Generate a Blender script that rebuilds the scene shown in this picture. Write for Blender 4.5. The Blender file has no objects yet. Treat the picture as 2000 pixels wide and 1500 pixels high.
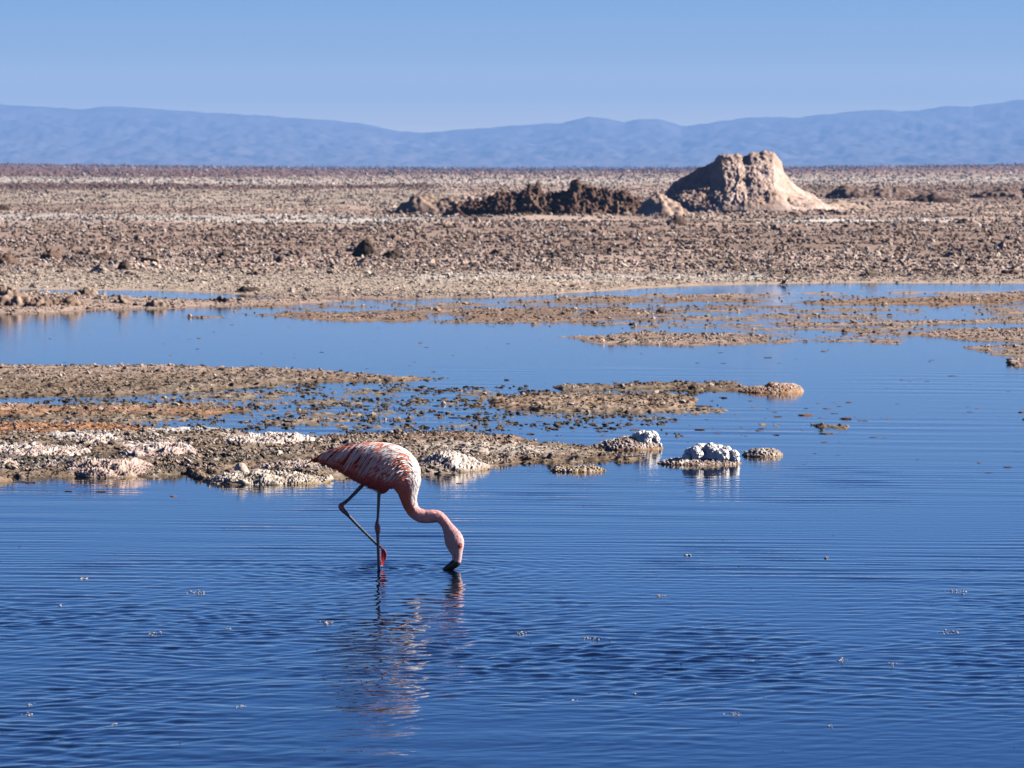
import bpy, math, random
import numpy as np
from mathutils import Vector, Matrix
random.seed(7)
RNG = np.random.default_rng(11)
S = bpy.context.scene
COL = S.collection

# ------------------------------------------------------------------ camera
F = 10000.0          # focal length measured in pixels of the 2000 px wide photo
CAMH = 2.3           # metres above the water
PITCH = math.atan((750 - 327) / F)
cd = bpy.data.cameras.new('camera')
cam = bpy.data.objects.new('camera', cd)
COL.objects.link(cam)
cd.sensor_width = 36.0
cd.lens = 36.0 * F / 2000.0
cd.clip_start = 0.5
cd.clip_end = 60000.0
cam.location = (0, 0, CAMH)
cam.rotation_euler = (math.radians(90) - PITCH, 0, 0)
cd.dof.use_dof = True
cd.dof.focus_distance = 29.6
cd.dof.aperture_fstop = 15.0
S.camera = cam

# ------------------------------------------------------------------ sky + sun
SUN_EL = math.radians(28)
SUN_AZ = math.radians(82)       # clockwise from +Y (straight ahead) towards +X (right)
w = bpy.data.worlds.new('World')
S.world = w
w.use_nodes = True
nt = w.node_tree
nt.nodes.clear()
out = nt.nodes.new('ShaderNodeOutputWorld')
bg = nt.nodes.new('ShaderNodeBackground')
sky = nt.nodes.new('ShaderNodeTexSky')
sky.sky_type = 'NISHITA'
sky.sun_disc = False
sky.sun_elevation = SUN_EL
sky.sun_rotation = SUN_AZ
sky.altitude = 2300
sky.air_density = 1.0
sky.dust_density = 0.15
sky.ozone_density = 2.0
bg.inputs['Strength'].default_value = 0.076
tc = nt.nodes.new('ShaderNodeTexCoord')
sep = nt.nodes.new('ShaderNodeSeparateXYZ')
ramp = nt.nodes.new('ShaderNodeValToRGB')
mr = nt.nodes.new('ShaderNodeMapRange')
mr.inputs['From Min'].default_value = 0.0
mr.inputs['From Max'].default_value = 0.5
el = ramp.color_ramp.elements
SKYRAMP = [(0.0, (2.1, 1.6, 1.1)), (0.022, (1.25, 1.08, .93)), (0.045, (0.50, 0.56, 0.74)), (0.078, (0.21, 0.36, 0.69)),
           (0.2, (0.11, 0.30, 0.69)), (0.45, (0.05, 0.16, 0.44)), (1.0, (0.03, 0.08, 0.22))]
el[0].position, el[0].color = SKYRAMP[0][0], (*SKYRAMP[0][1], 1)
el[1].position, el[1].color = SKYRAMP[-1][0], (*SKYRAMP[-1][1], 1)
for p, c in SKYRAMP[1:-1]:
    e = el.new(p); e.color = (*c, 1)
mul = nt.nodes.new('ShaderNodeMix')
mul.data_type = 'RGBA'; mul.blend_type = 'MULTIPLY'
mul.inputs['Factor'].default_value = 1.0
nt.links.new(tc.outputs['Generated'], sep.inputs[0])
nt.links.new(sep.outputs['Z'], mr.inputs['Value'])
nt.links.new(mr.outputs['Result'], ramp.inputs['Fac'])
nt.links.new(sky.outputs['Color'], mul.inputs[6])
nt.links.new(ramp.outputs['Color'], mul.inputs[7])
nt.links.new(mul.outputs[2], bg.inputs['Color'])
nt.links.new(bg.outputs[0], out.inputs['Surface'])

sd = bpy.data.lights.new('sun', 'SUN')
sd.energy = 5.0
sd.angle = math.radians(0.53)
sd.color = (1.0, 0.91, 0.82)
so = bpy.data.objects.new('sun', sd)
COL.objects.link(so)
sdir = Vector((math.sin(SUN_AZ) * math.cos(SUN_EL), math.cos(SUN_AZ) * math.cos(SUN_EL), math.sin(SUN_EL)))
so.rotation_euler = (-sdir).to_track_quat('-Z', 'Y').to_euler()
so.location = sdir * 50

S.view_settings.view_transform = 'Standard'
S.view_settings.look = 'None'
S.view_settings.exposure = 1.08
S.view_settings.gamma = 1.0
S.render.engine = 'CYCLES'
S.cycles.max_bounces = 6
S.cycles.diffuse_bounces = 0
S.cycles.glossy_bounces = 3
S.cycles.transparent_max_bounces = 10
S.cycles.volume_bounces = 0
S.cycles.caustics_reflective = False
S.cycles.caustics_refractive = False
S.cycles.sample_clamp_indirect = 6.0

# ------------------------------------------------------------------ helpers
def ray_k(v):
    """depression tangent of the photo row v"""
    return np.tan(PITCH + np.arctan((np.asarray(v, dtype=float) - 750) / F))
def dist(v, z=0.0):
    return (CAMH - z) / ray_k(v)
def world(u, v, z=0.0):
    """point on the level z that the photo shows at pixel (u, v)"""
    Y = float(dist(v, z))
    a = math.atan((v - 750) / F)
    dep = Y / math.cos(PITCH + a) * math.cos(a)
    return ((u - 1000) / F * dep, Y, z)
def uv_of(X, Y, z=0.0):
    dz = z - CAMH
    cp, sp = math.cos(PITCH), math.sin(PITCH)
    dep = Y * cp - dz * sp
    up = Y * sp + dz * cp
    return 1000 + X / dep * F, 750 - up / dep * F

def hash2(ix, iy, seed):
    h = (ix.astype(np.uint32) * np.uint32(374761393) + iy.astype(np.uint32) * np.uint32(668265263)
         + np.uint32((seed * 2246822519) & 0xffffffff))
    h = (h ^ (h >> np.uint32(13))) * np.uint32(1274126177)
    h = (h ^ (h >> np.uint32(16))) * np.uint32(2654435769)
    return h ^ (h >> np.uint32(15))
def perlin2(x, y, seed=0):
    x = np.asarray(x, dtype=np.float64); y = np.asarray(y, dtype=np.float64)
    xi = np.floor(x); yi = np.floor(y)
    xf = x - xi; yf = y - yi
    ix = xi.astype(np.int64); iy = yi.astype(np.int64)
    u = xf * xf * xf * (xf * (xf * 6 - 15) + 10)
    v = yf * yf * yf * (yf * (yf * 6 - 15) + 10)
    def g(dx, dy):
        a = hash2(ix + dx, iy + dy, seed).astype(np.float64) * (2 * math.pi / 4294967296.0)
        return np.cos(a) * (xf - dx) + np.sin(a) * (yf - dy)
    n0 = g(0, 0) * (1 - u) + g(1, 0) * u
    n1 = g(0, 1) * (1 - u) + g(1, 1) * u
    return (n0 * (1 - v) + n1 * v) * 1.5
def fbm2(x, y, octv=3, seed=0):
    r = 0; a = 1.0
    for k in range(octv):
        r = r + a * perlin2(x * 2 ** k + 17.3 * k, y * 2 ** k - 9.1 * k, seed + k); a *= 0.5
    return r
def hash3(ix, iy, iz, seed):
    h = (ix.astype(np.uint32) * np.uint32(374761393) + iy.astype(np.uint32) * np.uint32(668265263)
         + iz.astype(np.uint32) * np.uint32(3266489917) + np.uint32((seed * 2246822519) & 0xffffffff))
    h = (h ^ (h >> np.uint32(13))) * np.uint32(1274126177)
    h = (h ^ (h >> np.uint32(16))) * np.uint32(2654435769)
    return (h ^ (h >> np.uint32(15))).astype(np.float64) / 4294967296.0
def vnoise3(p, seed=0):
    """smooth value noise -1..1 at points p (n,3)"""
    pi = np.floor(p); f = p - pi; i = pi.astype(np.int64)
    f = f * f * (3 - 2 * f)
    r = 0
    for dx in (0, 1):
        wx = f[:, 0] if dx else 1 - f[:, 0]
        for dy in (0, 1):
            wy = f[:, 1] if dy else 1 - f[:, 1]
            for dz in (0, 1):
                wz = f[:, 2] if dz else 1 - f[:, 2]
                r = r + wx * wy * wz * hash3(i[:, 0] + dx, i[:, 1] + dy, i[:, 2] + dz, seed)
    return r * 2 - 1
def worley3(p, seed=0):
    pi = np.floor(p); i = pi.astype(np.int64)
    best = np.full(len(p), 9.0)
    for dx in (-1, 0, 1):
        for dy in (-1, 0, 1):
            for dz in (-1, 0, 1):
                a, b, c = i[:, 0] + dx, i[:, 1] + dy, i[:, 2] + dz
                q = np.stack([a + hash3(a, b, c, seed), b + hash3(a, b, c, seed + 1), c + hash3(a, b, c, seed + 2)], 1)
                best = np.minimum(best, ((q - p) ** 2).sum(1))
    return np.sqrt(best)
def sstep(a, b, x):
    t = np.clip((x - a) / (b - a), 0, 1)
    return t * t * (3 - 2 * t)

def make_mesh(name, verts, faces, mat=None, smooth=True, cols=None, parent=None):
    """verts (n,3); faces (m,k) with k = 3 or 4; cols (n,3) per-vertex tint"""
    me = bpy.data.meshes.new(name)
    verts = np.ascontiguousarray(verts, dtype=np.float32)
    faces = np.ascontiguousarray(faces, dtype=np.int32)
    n, m, k = len(verts), len(faces), faces.shape[1]
    me.vertices.add(n); me.vertices.foreach_set('co', verts.ravel())
    me.loops.add(m * k); me.loops.foreach_set('vertex_index', faces.ravel())
    me.polygons.add(m)
    me.polygons.foreach_set('loop_start', np.arange(0, m * k, k, dtype=np.int32))
    try:
        me.polygons.foreach_set('loop_total', np.full(m, k, dtype=np.int32))
    except Exception:
        pass
    me.polygons.foreach_set('use_smooth', np.full(m, smooth, dtype=bool))
    if cols is not None:
        at = me.color_attributes.new('tint', 'FLOAT_COLOR', 'POINT')
        c4 = np.ones((n, 4), dtype=np.float32); c4[:, :3] = cols
        at.data.foreach_set('color', c4.ravel())
    me.update(calc_edges=True)
    if mat: me.materials.append(mat)
    o = bpy.data.objects.new(name, me)
    COL.objects.link(o)
    if parent is not None: o.parent = parent
    return o
def tag(o, label=None, cat=None, group=None, kind=None):
    if label: o['label'] = label
    if cat: o['category'] = cat
    if group: o['group'] = group
    if kind: o['kind'] = kind
    return o
def empty(name, loc, rz=0):
    o = bpy.data.objects.new(name, None); COL.objects.link(o)
    o.location = loc; o.rotation_euler = (0, 0, rz); o.empty_display_size = 0.1
    return o
def grid_faces(nr, nc):
    a = np.arange(nr * nc, dtype=np.int32).reshape(nr, nc)
    return np.stack([a[:-1, :-1], a[:-1, 1:], a[1:, 1:], a[1:, :-1]], -1).reshape(-1, 4)
_ico = {}
def ico(sub):
    if sub not in _ico:
        import bmesh
        bm = bmesh.new(); bmesh.ops.create_icosphere(bm, subdivisions=sub, radius=1.0)
        bm.verts.ensure_lookup_table()
        v = np.array([x.co[:] for x in bm.verts]); f = np.array([[a.index for a in q.verts] for q in bm.faces])
        bm.free(); _ico[sub] = (v, f)
    return _ico[sub]

# ------------------------------------------------------------------ materials
def mat_tint(name, rough=0.9, spec=0.2, nscale=None, namp=0.0, bump=0.0, bscale=40.0, sub=0.0, boost=1.0):
    """diffuse material whose colour is the mesh's own 'tint', broken up by procedural noise"""
    m = bpy.data.materials.new(name); m.use_nodes = True
    n = m.node_tree; b = n.nodes['Principled BSDF']
    a = n.nodes.new('ShaderNodeAttribute'); a.attribute_name = 'tint'
    col = a.outputs['Color']
    geo = n.nodes.new('ShaderNodeNewGeometry')
    if nscale:
        t = n.nodes.new('ShaderNodeTexNoise'); t.inputs['Scale'].default_value = nscale
        t.inputs['Detail'].default_value = 4; t.inputs['Roughness'].default_value = 0.65
        n.links.new(geo.outputs['Position'], t.inputs['Vector'])
        mp = n.nodes.new('ShaderNodeMapRange')
        mp.inputs['From Min'].default_value = 0.3; mp.inputs['From Max'].default_value = 0.7
        mp.inputs['To Min'].default_value = 1 - namp; mp.inputs['To Max'].default_value = 1 + namp
        n.links.new(t.outputs['Fac'], mp.inputs['Value'])
        vm = n.nodes.new('ShaderNodeVectorMath'); vm.operation = 'SCALE'
        n.links.new(col, vm.inputs[0]); n.links.new(mp.outputs[0], vm.inputs['Scale'])
        col = vm.outputs[0]
    n.links.new(col, b.inputs['Base Color'])
    b.inputs['Roughness'].default_value = rough
    b.inputs['Specular IOR Level'].default_value = spec
    if sub:
        b.inputs['Subsurface Weight'].default_value = sub
        b.inputs['Subsurface Scale'].default_value = 0.01
    if bump:
        t = n.nodes.new('ShaderNodeTexNoise'); t.inputs['Scale'].default_value = bscale
        t.inputs['Detail'].default_value = 3
        n.links.new(geo.outputs['Position'], t.inputs['Vector'])
        bp = n.nodes.new('ShaderNodeBump'); bp.inputs['Strength'].default_value = bump
        bp.inputs['Distance'].default_value = 0.3 / bscale
        n.links.new(t.outputs['Fac'], bp.inputs['Height'])
        n.links.new(bp.outputs[0], b.inputs['Normal'])
    return m
M_GROUND = mat_tint('salt_crust_ground', 0.95, 0.1, 9.0, 0.30, 0.5, 60.0)
M_CLOD = mat_tint('salt_clods', 0.95, 0.1, 30.0, 0.25)
M_ROCK = mat_tint('crusted_rock', 0.9, 0.15, 14.0, 0.22, 0.5, 45.0)
M_MOUND = mat_tint('mound_earth', 0.95, 0.1, 1.6, 0.22, 0.45, 6.0)
M_SALT = mat_tint('white_salt', 0.7, 0.3, 30.0, 0.05, 0.3, 70.0, 0.15)
M_MOUNT = mat_tint('mountain_rock', 1.0, 0.0)
M_FEATH = mat_tint('feathers', 0.75, 0.15, 160.0, 0.12)
M_SKIN = mat_tint('leg_skin', 0.45, 0.4, 90.0, 0.12)
M_BILL = mat_tint('bill_horn', 0.35, 0.5, 120.0, 0.1)

# ------------------------------------------------------------------ ground
def in_poly(u, v, poly):
    """signed distance (photo px, rows weighted) inside positive, for arrays"""
    p = np.array(poly, dtype=float)
    inside = np.zeros(u.shape, bool); d2 = np.full(u.shape, 1e12)
    KX = 0.35
    for i in range(len(p)):
        x0, y0 = p[i]; x1, y1 = p[(i + 1) % len(p)]
        c = ((y0 > v) != (y1 > v))
        if y1 != y0:
            inside ^= c & (u < (x1 - x0) * (v - y0) / (y1 - y0) + x0)
        ax, ay, bx, by = x0 * KX, y0, x1 * KX, y1
        ex, ey = bx - ax, by - ay
        t = np.clip(((u * KX - ax) * ex + (v - ay) * ey) / max(ex * ex + ey * ey, 1e-9), 0, 1)
        d2 = np.minimum(d2, (u * KX - ax - t * ex) ** 2 + (v - ay - t * ey) ** 2)
    d = np.sqrt(d2)
    return np.where(inside, d, -d)

PLAIN = [(-6000, 250), (-6000, 566), (0, 566), (300, 567), (420, 573), (560, 582), (750, 586), (950, 582), (1100, 574),
         (1250, 564), (1400, 557), (1700, 553), (2000, 554), (8000, 554), (8000, 250)]
# (polygon, height above the water in m, softness of the edge in px)
BANKS = [
    ([(-6000, 575), (60, 574), (170, 579), (260, 585), (420, 590), (440, 597), (330, 602), (170, 605), (60, 613), (-6000, 614)], .055, 6),
    ([(400, 585), (560, 584), (700, 588), (560, 596), (420, 600)], .03, 5),
    ([(470, 617), (560, 608), (800, 602), (1000, 598), (1250, 600), (1290, 612), (1240, 625), (1150, 632), (900, 633), (640, 628)], .004, 9),
    ([(330, 619), (460, 616), (470, 621), (400, 623)], .002, 4),
    ([(700, 588), (1000, 583), (1300, 570), (1560, 572), (1500, 584), (1240, 590), (900, 596)], .003, 8),
    ([(1100, 587), (1400, 580), (1560, 584), (1480, 593), (1200, 597)], .003, 8),
    ([(430, 596), (900, 586), (1500, 566), (2000, 560), (8000, 560), (8000, 628), (1500, 632), (1200, 640), (800, 636), (450, 622)], -.005, 10),
    ([(1500, 592), (1640, 584), (1800, 580), (1900, 572), (2000, 569), (8000, 569), (8000, 600), (2000, 599), (1800, 597), (1640, 598)], .008, 7),
    ([(1480, 633), (1600, 630), (2000, 622), (8000, 620), (8000, 634), (2000, 632), (1700, 637), (1560, 639)], .012, 6),
    ([(1750, 652), (1880, 641), (2000, 638), (8000, 636), (8000, 674), (1990, 671), (1860, 664)], .014, 9),
    ([(1860, 676), (2000, 668), (8000, 670), (8000, 712), (2000, 708), (1930, 695)], -.002, 10),
    ([(1060, 656), (1250, 646), (1480, 654), (1590, 666), (1520, 674), (1330, 679), (1170, 672)], .007, 9),
    ([(1000, 640), (1250, 622), (1500, 618), (1900, 640), (1750, 676), (1500, 664), (1200, 640)], -.007, 12),
    ([(-6000, 715), (300, 713), (520, 717), (700, 729), (860, 739), (760, 747), (560, 748), (420, 762), (200, 775), (-6000, 790)], .013, 9),
    ([(-6000, 750), (500, 742), (800, 760), (960, 772), (1000, 800), (900, 825), (600, 838), (300, 832), (-6000, 815)], -.020, 10),
    ([(600, 745), (900, 757), (1000, 765), (960, 800), (860, 795), (700, 775)], -.016, 9),
    ([(900, 760), (1400, 775), (1430, 805), (1300, 828), (1000, 838), (700, 848), (600, 835), (800, 800)], -.022, 12),
    ([(-6000, 792), (200, 793), (420, 794), (520, 804), (400, 811), (100, 815), (-6000, 815)], .016, 6),
    ([(950, 781), (1050, 769), (1300, 769), (1366, 780), (1355, 797), (1250, 806), (1050, 803), (960, 794)], .014, 8),
    ([(1080, 756), (1250, 748), (1440, 747), (1452, 756), (1500, 756), (1440, 765), (1250, 762), (1100, 761)], .010, 5),
    ([(-6000, 822), (200, 829), (300, 841), (420, 843), (500, 853), (600, 858), (780, 851), (900, 849), (960, 856),
      (960, 910), (930, 919), (860, 924), (780, 928), (680, 927), (600, 938),
      (540, 944), (460, 947), (390, 940), (365, 924), (300, 930), (150, 932), (-6000, 932)], .028, 8),
    ([(880, 850), (1000, 853), (1060, 864), (1150, 874), (1190, 886), (1270, 897), (1255, 903), (1150, 903), (1000, 907), (880, 920)], .010, 7),
    ([(1080, 914), (1130, 911), (1184, 916), (1140, 921), (1090, 920)], .012, 3),
    ([(-30, 936), (15, 934), (26, 940), (-20, 945)], .02, 3),
    ([(1570, 828), (1660, 832), (1655, 840), (1610, 838)], -.006, 3),
    ([(1480, 826), (1540, 828), (1540, 836), (1480, 833)], -.010, 3),
    ([(1960, 706), (2060, 704), (2100, 716), (1980, 716)], .012, 3),
]
# painted zones of different ground: polygon, colour, strength, softness
C_TAN = np.array((.43, .325, .27))
ZONES = [
    ([(-6000, 320), (900, 322), (2100, 322), (8000, 320), (8000, 340), (1600, 342), (900, 343), (300, 352), (-6000, 350)], (.20, .11, .08), .95, 4),
    ([(-6000, 352), (200, 350), (700, 354), (1400, 350), (8000, 348), (8000, 358), (1600, 360), (700, 362), (-6000, 358)], (.56, .50, .44), .9, 3),
    ([(-6000, 360), (200, 360), (500, 366), (850, 362), (850, 372), (300, 376), (-6000, 374)], (.15, .09, .075), .95, 3),
    ([(1500, 372), (2000, 360), (8000, 360), (8000, 392), (2000, 400), (1600, 388)], (.24, .17, .14), .8, 5),
    ([(-6000, 378), (900, 374), (900, 408), (-6000, 405)], (.40, .34, .28), .7, 6),
    ([(-6000, 404), (200, 405), (300, 414), (-6000, 414)], (.25, .18, .15), .7, 4),
    ([(-6000, 424), (300, 426), (900, 430), (700, 444), (200, 440), (-6000, 438)], (.62, .58, .54), .8, 5),
    ([(1440, 441), (1600, 437), (1850, 434), (1900, 438), (1700, 443), (1480, 446)], (.80, .74, .68), .95, 2),
    ([(-6000, 445), (1000, 446), (8000, 446), (8000, 480), (1000, 500), (-6000, 500)], (.30, .21, .17), .65, 12),
    ([(-6000, 530), (400, 535), (1000, 545), (1300, 545), (8000, 540), (8000, 553), (1400, 557), (1000, 580), (400, 575), (-6000, 566)], (.50, .42, .34), .75, 8),
    ([(800, 545), (1500, 540), (1500, 550), (1100, 553), (820, 553)], (.72, .67, .60), .8, 4),
    ([(900, 545), (2000, 550), (2000, 553), (1000, 575)], (.45, .34, .26), .4, 5),
    ([(-6000, 794), (500, 800), (420, 812), (-6000, 816)], (.36, .20, .12), .8, 6),
    ([(-6000, 822), (180, 830), (330, 842), (260, 852), (100, 848), (-6000, 846)], (.38, .19, .10), .9, 6),
    ([(560, 858), (1040, 852), (1150, 868), (900, 872), (620, 868)], (.32, .21, .15), .7, 5),
    ([(90, 856), (170, 852), (240, 860), (200, 867), (110, 865)], (.72, .67, .62), .9, 3),
    ([(-400, 880), (60, 878), (150, 884), (170, 888), (60, 896), (-400, 896)], (.75, .71, .67), .95, 4),
    ([(290, 846), (400, 843), (420, 848), (380, 854), (300, 853)], (.75, .70, .66), .85, 3),
    ([(430, 855), (600, 855), (606, 866), (440, 868)], (.68, .60, .54), .6, 3),
    ([(230, 874), (340, 868), (385, 878), (360, 892), (260, 890)], (.68, .58, .54), .85, 5),
    ([(510, 918), (640, 912), (650, 922), (540, 925)], (.62, .58, .53), .8, 4),
    ([(830, 880), (1000, 868), (1150, 884), (1060, 896), (880, 895)], (.56, .49, .42), .7, 6),
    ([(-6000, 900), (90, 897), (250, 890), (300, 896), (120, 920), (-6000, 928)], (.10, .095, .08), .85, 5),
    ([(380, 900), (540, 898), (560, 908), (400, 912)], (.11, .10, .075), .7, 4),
    ([(950, 780), (1370, 780), (1360, 800), (960, 800)], (.40, .26, .17), .5, 4),
    ([(1100, 584), (8000, 568), (8000, 602), (1100, 600)], (.36, .22, .14), .7, 5),
    ([(460, 600), (1300, 598), (1300, 634), (460, 634)], (.33, .22, .16), .6, 5),
]
def bank_height(u, v):
    h = np.full(u.shape, -0.14)
    h = np.maximum(h, -0.14 + 0.078 * sstep(1040, 930, v))
    h = np.maximum(h, np.where(v < 930, -0.062, -9))
    for poly, top, soft in BANKS:
        p = np.array(poly); lo, hi = p[:, 1].min() - 3 * soft, p[:, 1].max() + 3 * soft
        m = (v > lo) & (v < hi)
        if not m.any(): continue
        uu, vv = u[m], v[m]
        d = in_poly(uu, vv, poly)
        t = sstep(-soft, soft * 0.7, d)
        h[m] = np.maximum(h[m], -0.062 + (top + 0.062) * t)
    m = v < 620
    d = in_poly(u[m], v[m], PLAIN)
    h[m] = np.maximum(h[m], -0.062 + 0.092 * sstep(-6, 5, d) + 0.08 * sstep(0, 60, d))
    return h
def crust_noise(X, Y, v, dx, dy):
    """dx, dy = local mesh spacing; octaves finer than the mesh are dropped"""
    r = np.zeros(X.shape)
    for k, (wl, amp) in enumerate([(1.9, .012), (.75, .014), (.30, .017), (.13, .014), (.06, .008)]):
        f = sstep(0.8, 2.6, wl / dy)
        if f.max() <= 0: continue
        n = perlin2(X / wl + 31 * k, Y / wl - 17 * k, 5 + k)
        r += amp * f * (1 + .5 * (k in (2, 3)) * sstep(700, 740, v)) * (n if k < 2 else (0.75 - 2.2 * np.abs(n)) * 0.8 + n * 0.5)
    return r
def zone_colour(u, v, X, Y):
    c = np.tile(C_TAN, (u.size, 1)).reshape(u.shape + (3,))
    wet = sstep(700, 760, v) * 1.0
    c = c * (1 + .55 * sstep(560, 530, v) * np.clip(fbm2(X / 3.5, Y / 11, 3, 78), -.8, .8))[..., None]
    c = c * (1 - wet[..., None]) + wet[..., None] * np.array((.225, .165, .12))
    jit = fbm2(X * .9, Y * .35, 3, 71) * 7
    jit2 = fbm2(X * 5, Y * 1.6, 2, 75) * 3
    for poly, col, st, soft in ZONES:
        p = np.array(poly); m = (v > p[:, 1].min() - 3 * soft) & (v < p[:, 1].max() + 3 * soft)
        if not m.any(): continue
        sc = np.clip(soft / 5.0, .3, 1.2)
        d = in_poly(u[m], v[m], poly) + (jit[m] * .6 + jit2[m] * .7) * sc
        t = (sstep(-soft * .7, soft * .7, d) * st)[..., None]
        c[m] = c[m] * (1 - t) + np.array(col) * t
    return c
def far_rise(X, Y, u):
    """the plain swells a little far out, more to the sides"""
    t = sstep(500, 2500, Y)
    side = np.clip(np.abs(u - 1050) / 1000.0, 0, 1.3)
    return t * (0.3 + 2.9 * side ** 1.4) * np.minimum(Y / 2500, 1.0)

def rows_to_Y(vs): return dist(np.array(vs))
vs = np.concatenate([np.arange(1500, 960, -10.0), np.arange(960, 575, -0.5), np.arange(575, 345, -0.42), np.arange(345, 328.6, -0.2)])
Yr = dist(vs)
Yr = np.concatenate([[3.0, 8.0, 14.0], Yr, Yr[-1] * np.array([1.3, 1.8, 3.0])])
cu = np.concatenate([[-6000, -3500, -2000, -1200, -700], np.arange(-350, 2351, 1.8), [2700, 3200, 4000, 5500, 8000]])
YY, UU = np.meshgrid(Yr, cu, indexing='ij')
XX = (UU - 1000) / F * YY
U_, V_ = uv_of(XX, YY)
dY = np.gradient(Yr)[:, None] * np.ones_like(YY)
dX = 1.8 / F * YY
Z0 = bank_height(U_, V_)
amp = sstep(1000, 940, V_)
NZ = crust_noise(XX, YY, V_, dX, dY) * (.3 + .7 * sstep(-.060, -.03, Z0))
Z = Z0 + NZ * amp * (1 + 1.2 * sstep(540, 500, V_))
big = fbm2(XX / 9.0, YY / 9.0, 3, 40)
Z += sstep(545, 480, V_) * 0.13 * big + sstep(480, 380, V_) * 0.10 * fbm2(XX / 4.0, YY / 14.0, 2, 44)
# scattered bumps that make the ragged skyline far out
Z += sstep(400, 340, V_) * 0.28 * np.maximum(fbm2(XX / 3.2, YY / 40.0, 3, 49), 0)
Z += far_rise(XX, YY, U_)
CC = zone_colour(U_, V_, XX, YY)
# lower, wetter mud is browner; crests carry salt
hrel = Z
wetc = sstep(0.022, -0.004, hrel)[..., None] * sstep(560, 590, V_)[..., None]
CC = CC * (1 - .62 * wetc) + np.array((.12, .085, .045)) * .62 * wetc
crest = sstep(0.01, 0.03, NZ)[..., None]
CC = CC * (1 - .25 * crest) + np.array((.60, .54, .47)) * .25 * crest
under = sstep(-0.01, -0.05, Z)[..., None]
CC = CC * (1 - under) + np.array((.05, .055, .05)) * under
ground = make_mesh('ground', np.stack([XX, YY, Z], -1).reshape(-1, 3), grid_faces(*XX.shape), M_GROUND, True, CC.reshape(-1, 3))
tag(ground, kind='structure')
Zg, Vg, Ug = Z, V_, U_
def ground_z(X, Y):
    """height of the ground mesh nearest to X, Y"""
    X = np.asarray(X, float); Y = np.asarray(Y, float)
    ri = np.clip(np.searchsorted(Yr, Y), 1, len(Yr) - 1)
    ri = np.where(np.abs(Yr[ri - 1] - Y) < np.abs(Yr[ri] - Y), ri - 1, ri)
    uu = 1000 + X / Y * F
    ci = np.clip(np.round(np.interp(uu, cu, np.arange(len(cu)))).astype(int), 0, len(cu) - 1)
    return Z[ri, ci], CC[ri, ci]

# ------------------------------------------------------------------ water
def build_water():
    near = np.concatenate([np.arange(11, 17, 0.12), np.arange(17, 30, 0.019), 30 * np.cumprod(np.full(640, 1.00105))])
    rows = np.concatenate([[2, 6], near, np.linspace(near[-1] + 1, 150, 60), [170]])
    cc = np.concatenate([[-6000, -4000, -2500, -1500, -800, -500], np.linspace(-300, 2300, 620), [2500, 2800, 3500, 4500, 6000, 8000]])
    Y, U = np.meshgrid(rows, cc, indexing='ij')
    X = (U - 1000) / F * Y
    u, v = uv_of(X, Y)
    rng = np.random.default_rng(5)
    z = np.zeros(X.shape)
    # gusty patches: ruffled near the camera, smooth towards the banks
    gust = 0.62 + 0.85 * fbm2(X / 2.3, Y / 5.5, 2, 90)
    ruff = sstep(33, 23, Y) * np.clip(gust, .25, 1.4) * (0.55 + .45 * sstep(19.2, 22.5, Y))
    mid = (.12 + .88 * sstep(22, 29, Y)) * sstep(45, 34, Y) * np.clip(0.6 + 0.9 * fbm2(X / 1.6, Y / 4.0, 2, 92), .12, 1.5)
    far = sstep(80, 42, Y) * np.clip(0.5 + 1.3 * fbm2(X / 3.0, Y / 6.0, 2, 94), 0.0, 1.6)
    za = np.zeros(X.shape); zb = np.zeros(X.shape); zc = np.zeros(X.shape)
    for k in range(22):      # long crested ripples running towards us
        lam = 0.13 * (2.6 ** rng.random()); th = rng.normal(math.radians(3), math.radians(7))
        kx, ky = 2 * math.pi / lam * math.sin(th), 2 * math.pi / lam * math.cos(th)
        zb += lam * np.sin(kx * X + ky * Y + rng.random() * 6.28) * 0.0012
    wx = X + 0.10 * fbm2(X / .8, Y / .8, 2, 61); wy = Y + 0.10 * fbm2(X / .8, Y / .8, 2, 63)
    for k in range(44):      # short chop in many directions
        lam = 0.075 * (4.2 ** rng.random()); th = rng.normal(math.radians(-4), math.radians(50))
        kx, ky = 2 * math.pi / lam * math.sin(th), 2 * math.pi / lam * math.cos(th)
        za += lam * np.sin(kx * wx + ky * wy + rng.random() * 6.28) * 0.0020
    for k in range(8):
        lam = 0.5 * (2.2 ** rng.random()); th = rng.normal(math.radians(8), math.radians(10))
        kx, ky = 2 * math.pi / lam * math.sin(th), 2 * math.pi / lam * math.cos(th)
        zc += lam * np.sin(kx * X + ky * Y + rng.random() * 6.28) * 0.0004
    z = za * ruff + zb * mid + zc * far
    # rings spreading from the wading leg and the bill
    for (pu, pv, a) in ((741, 1112, .0028), (868, 1116, .0014), (700, 1108, .0018)):
        px, py, _ = world(pu, pv)
        r = np.hypot(X - px, Y - py)
        z += a * np.sin(2 * math.pi * r / 0.13) * np.exp(-r / 0.5) + a * .8 * np.sin(2 * math.pi * (r / .07 + .3)) * np.exp(-r / .25)
    px, py, _ = world(741, 1112)
    near = np.exp(-np.hypot(X - px, (Y - py + .8) * .6) / .8)
    z += near * (.0009 * np.sin(X * 62 + Y * 13 + 2 * fbm2(X * 3, Y * 2, 2, 66)) + .0008 * np.sin(X * 48 - Y * 19 + 1.3))
    edge = sstep(-300, -200, U) * sstep(2300, 2200, U)
    z *= edge
    return make_mesh('water', np.stack([X, Y, z], -1).reshape(-1, 3), grid_faces(*X.shape), None, True)
water = build_water()
tag(water, kind='structure')
mw = bpy.data.materials.new('lagoon_water'); mw.use_nodes = True
n = mw.node_tree; n.nodes.clear()
o_ = n.nodes.new('ShaderNodeOutputMaterial')
mx = n.nodes.new('ShaderNodeMixShader')
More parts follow.
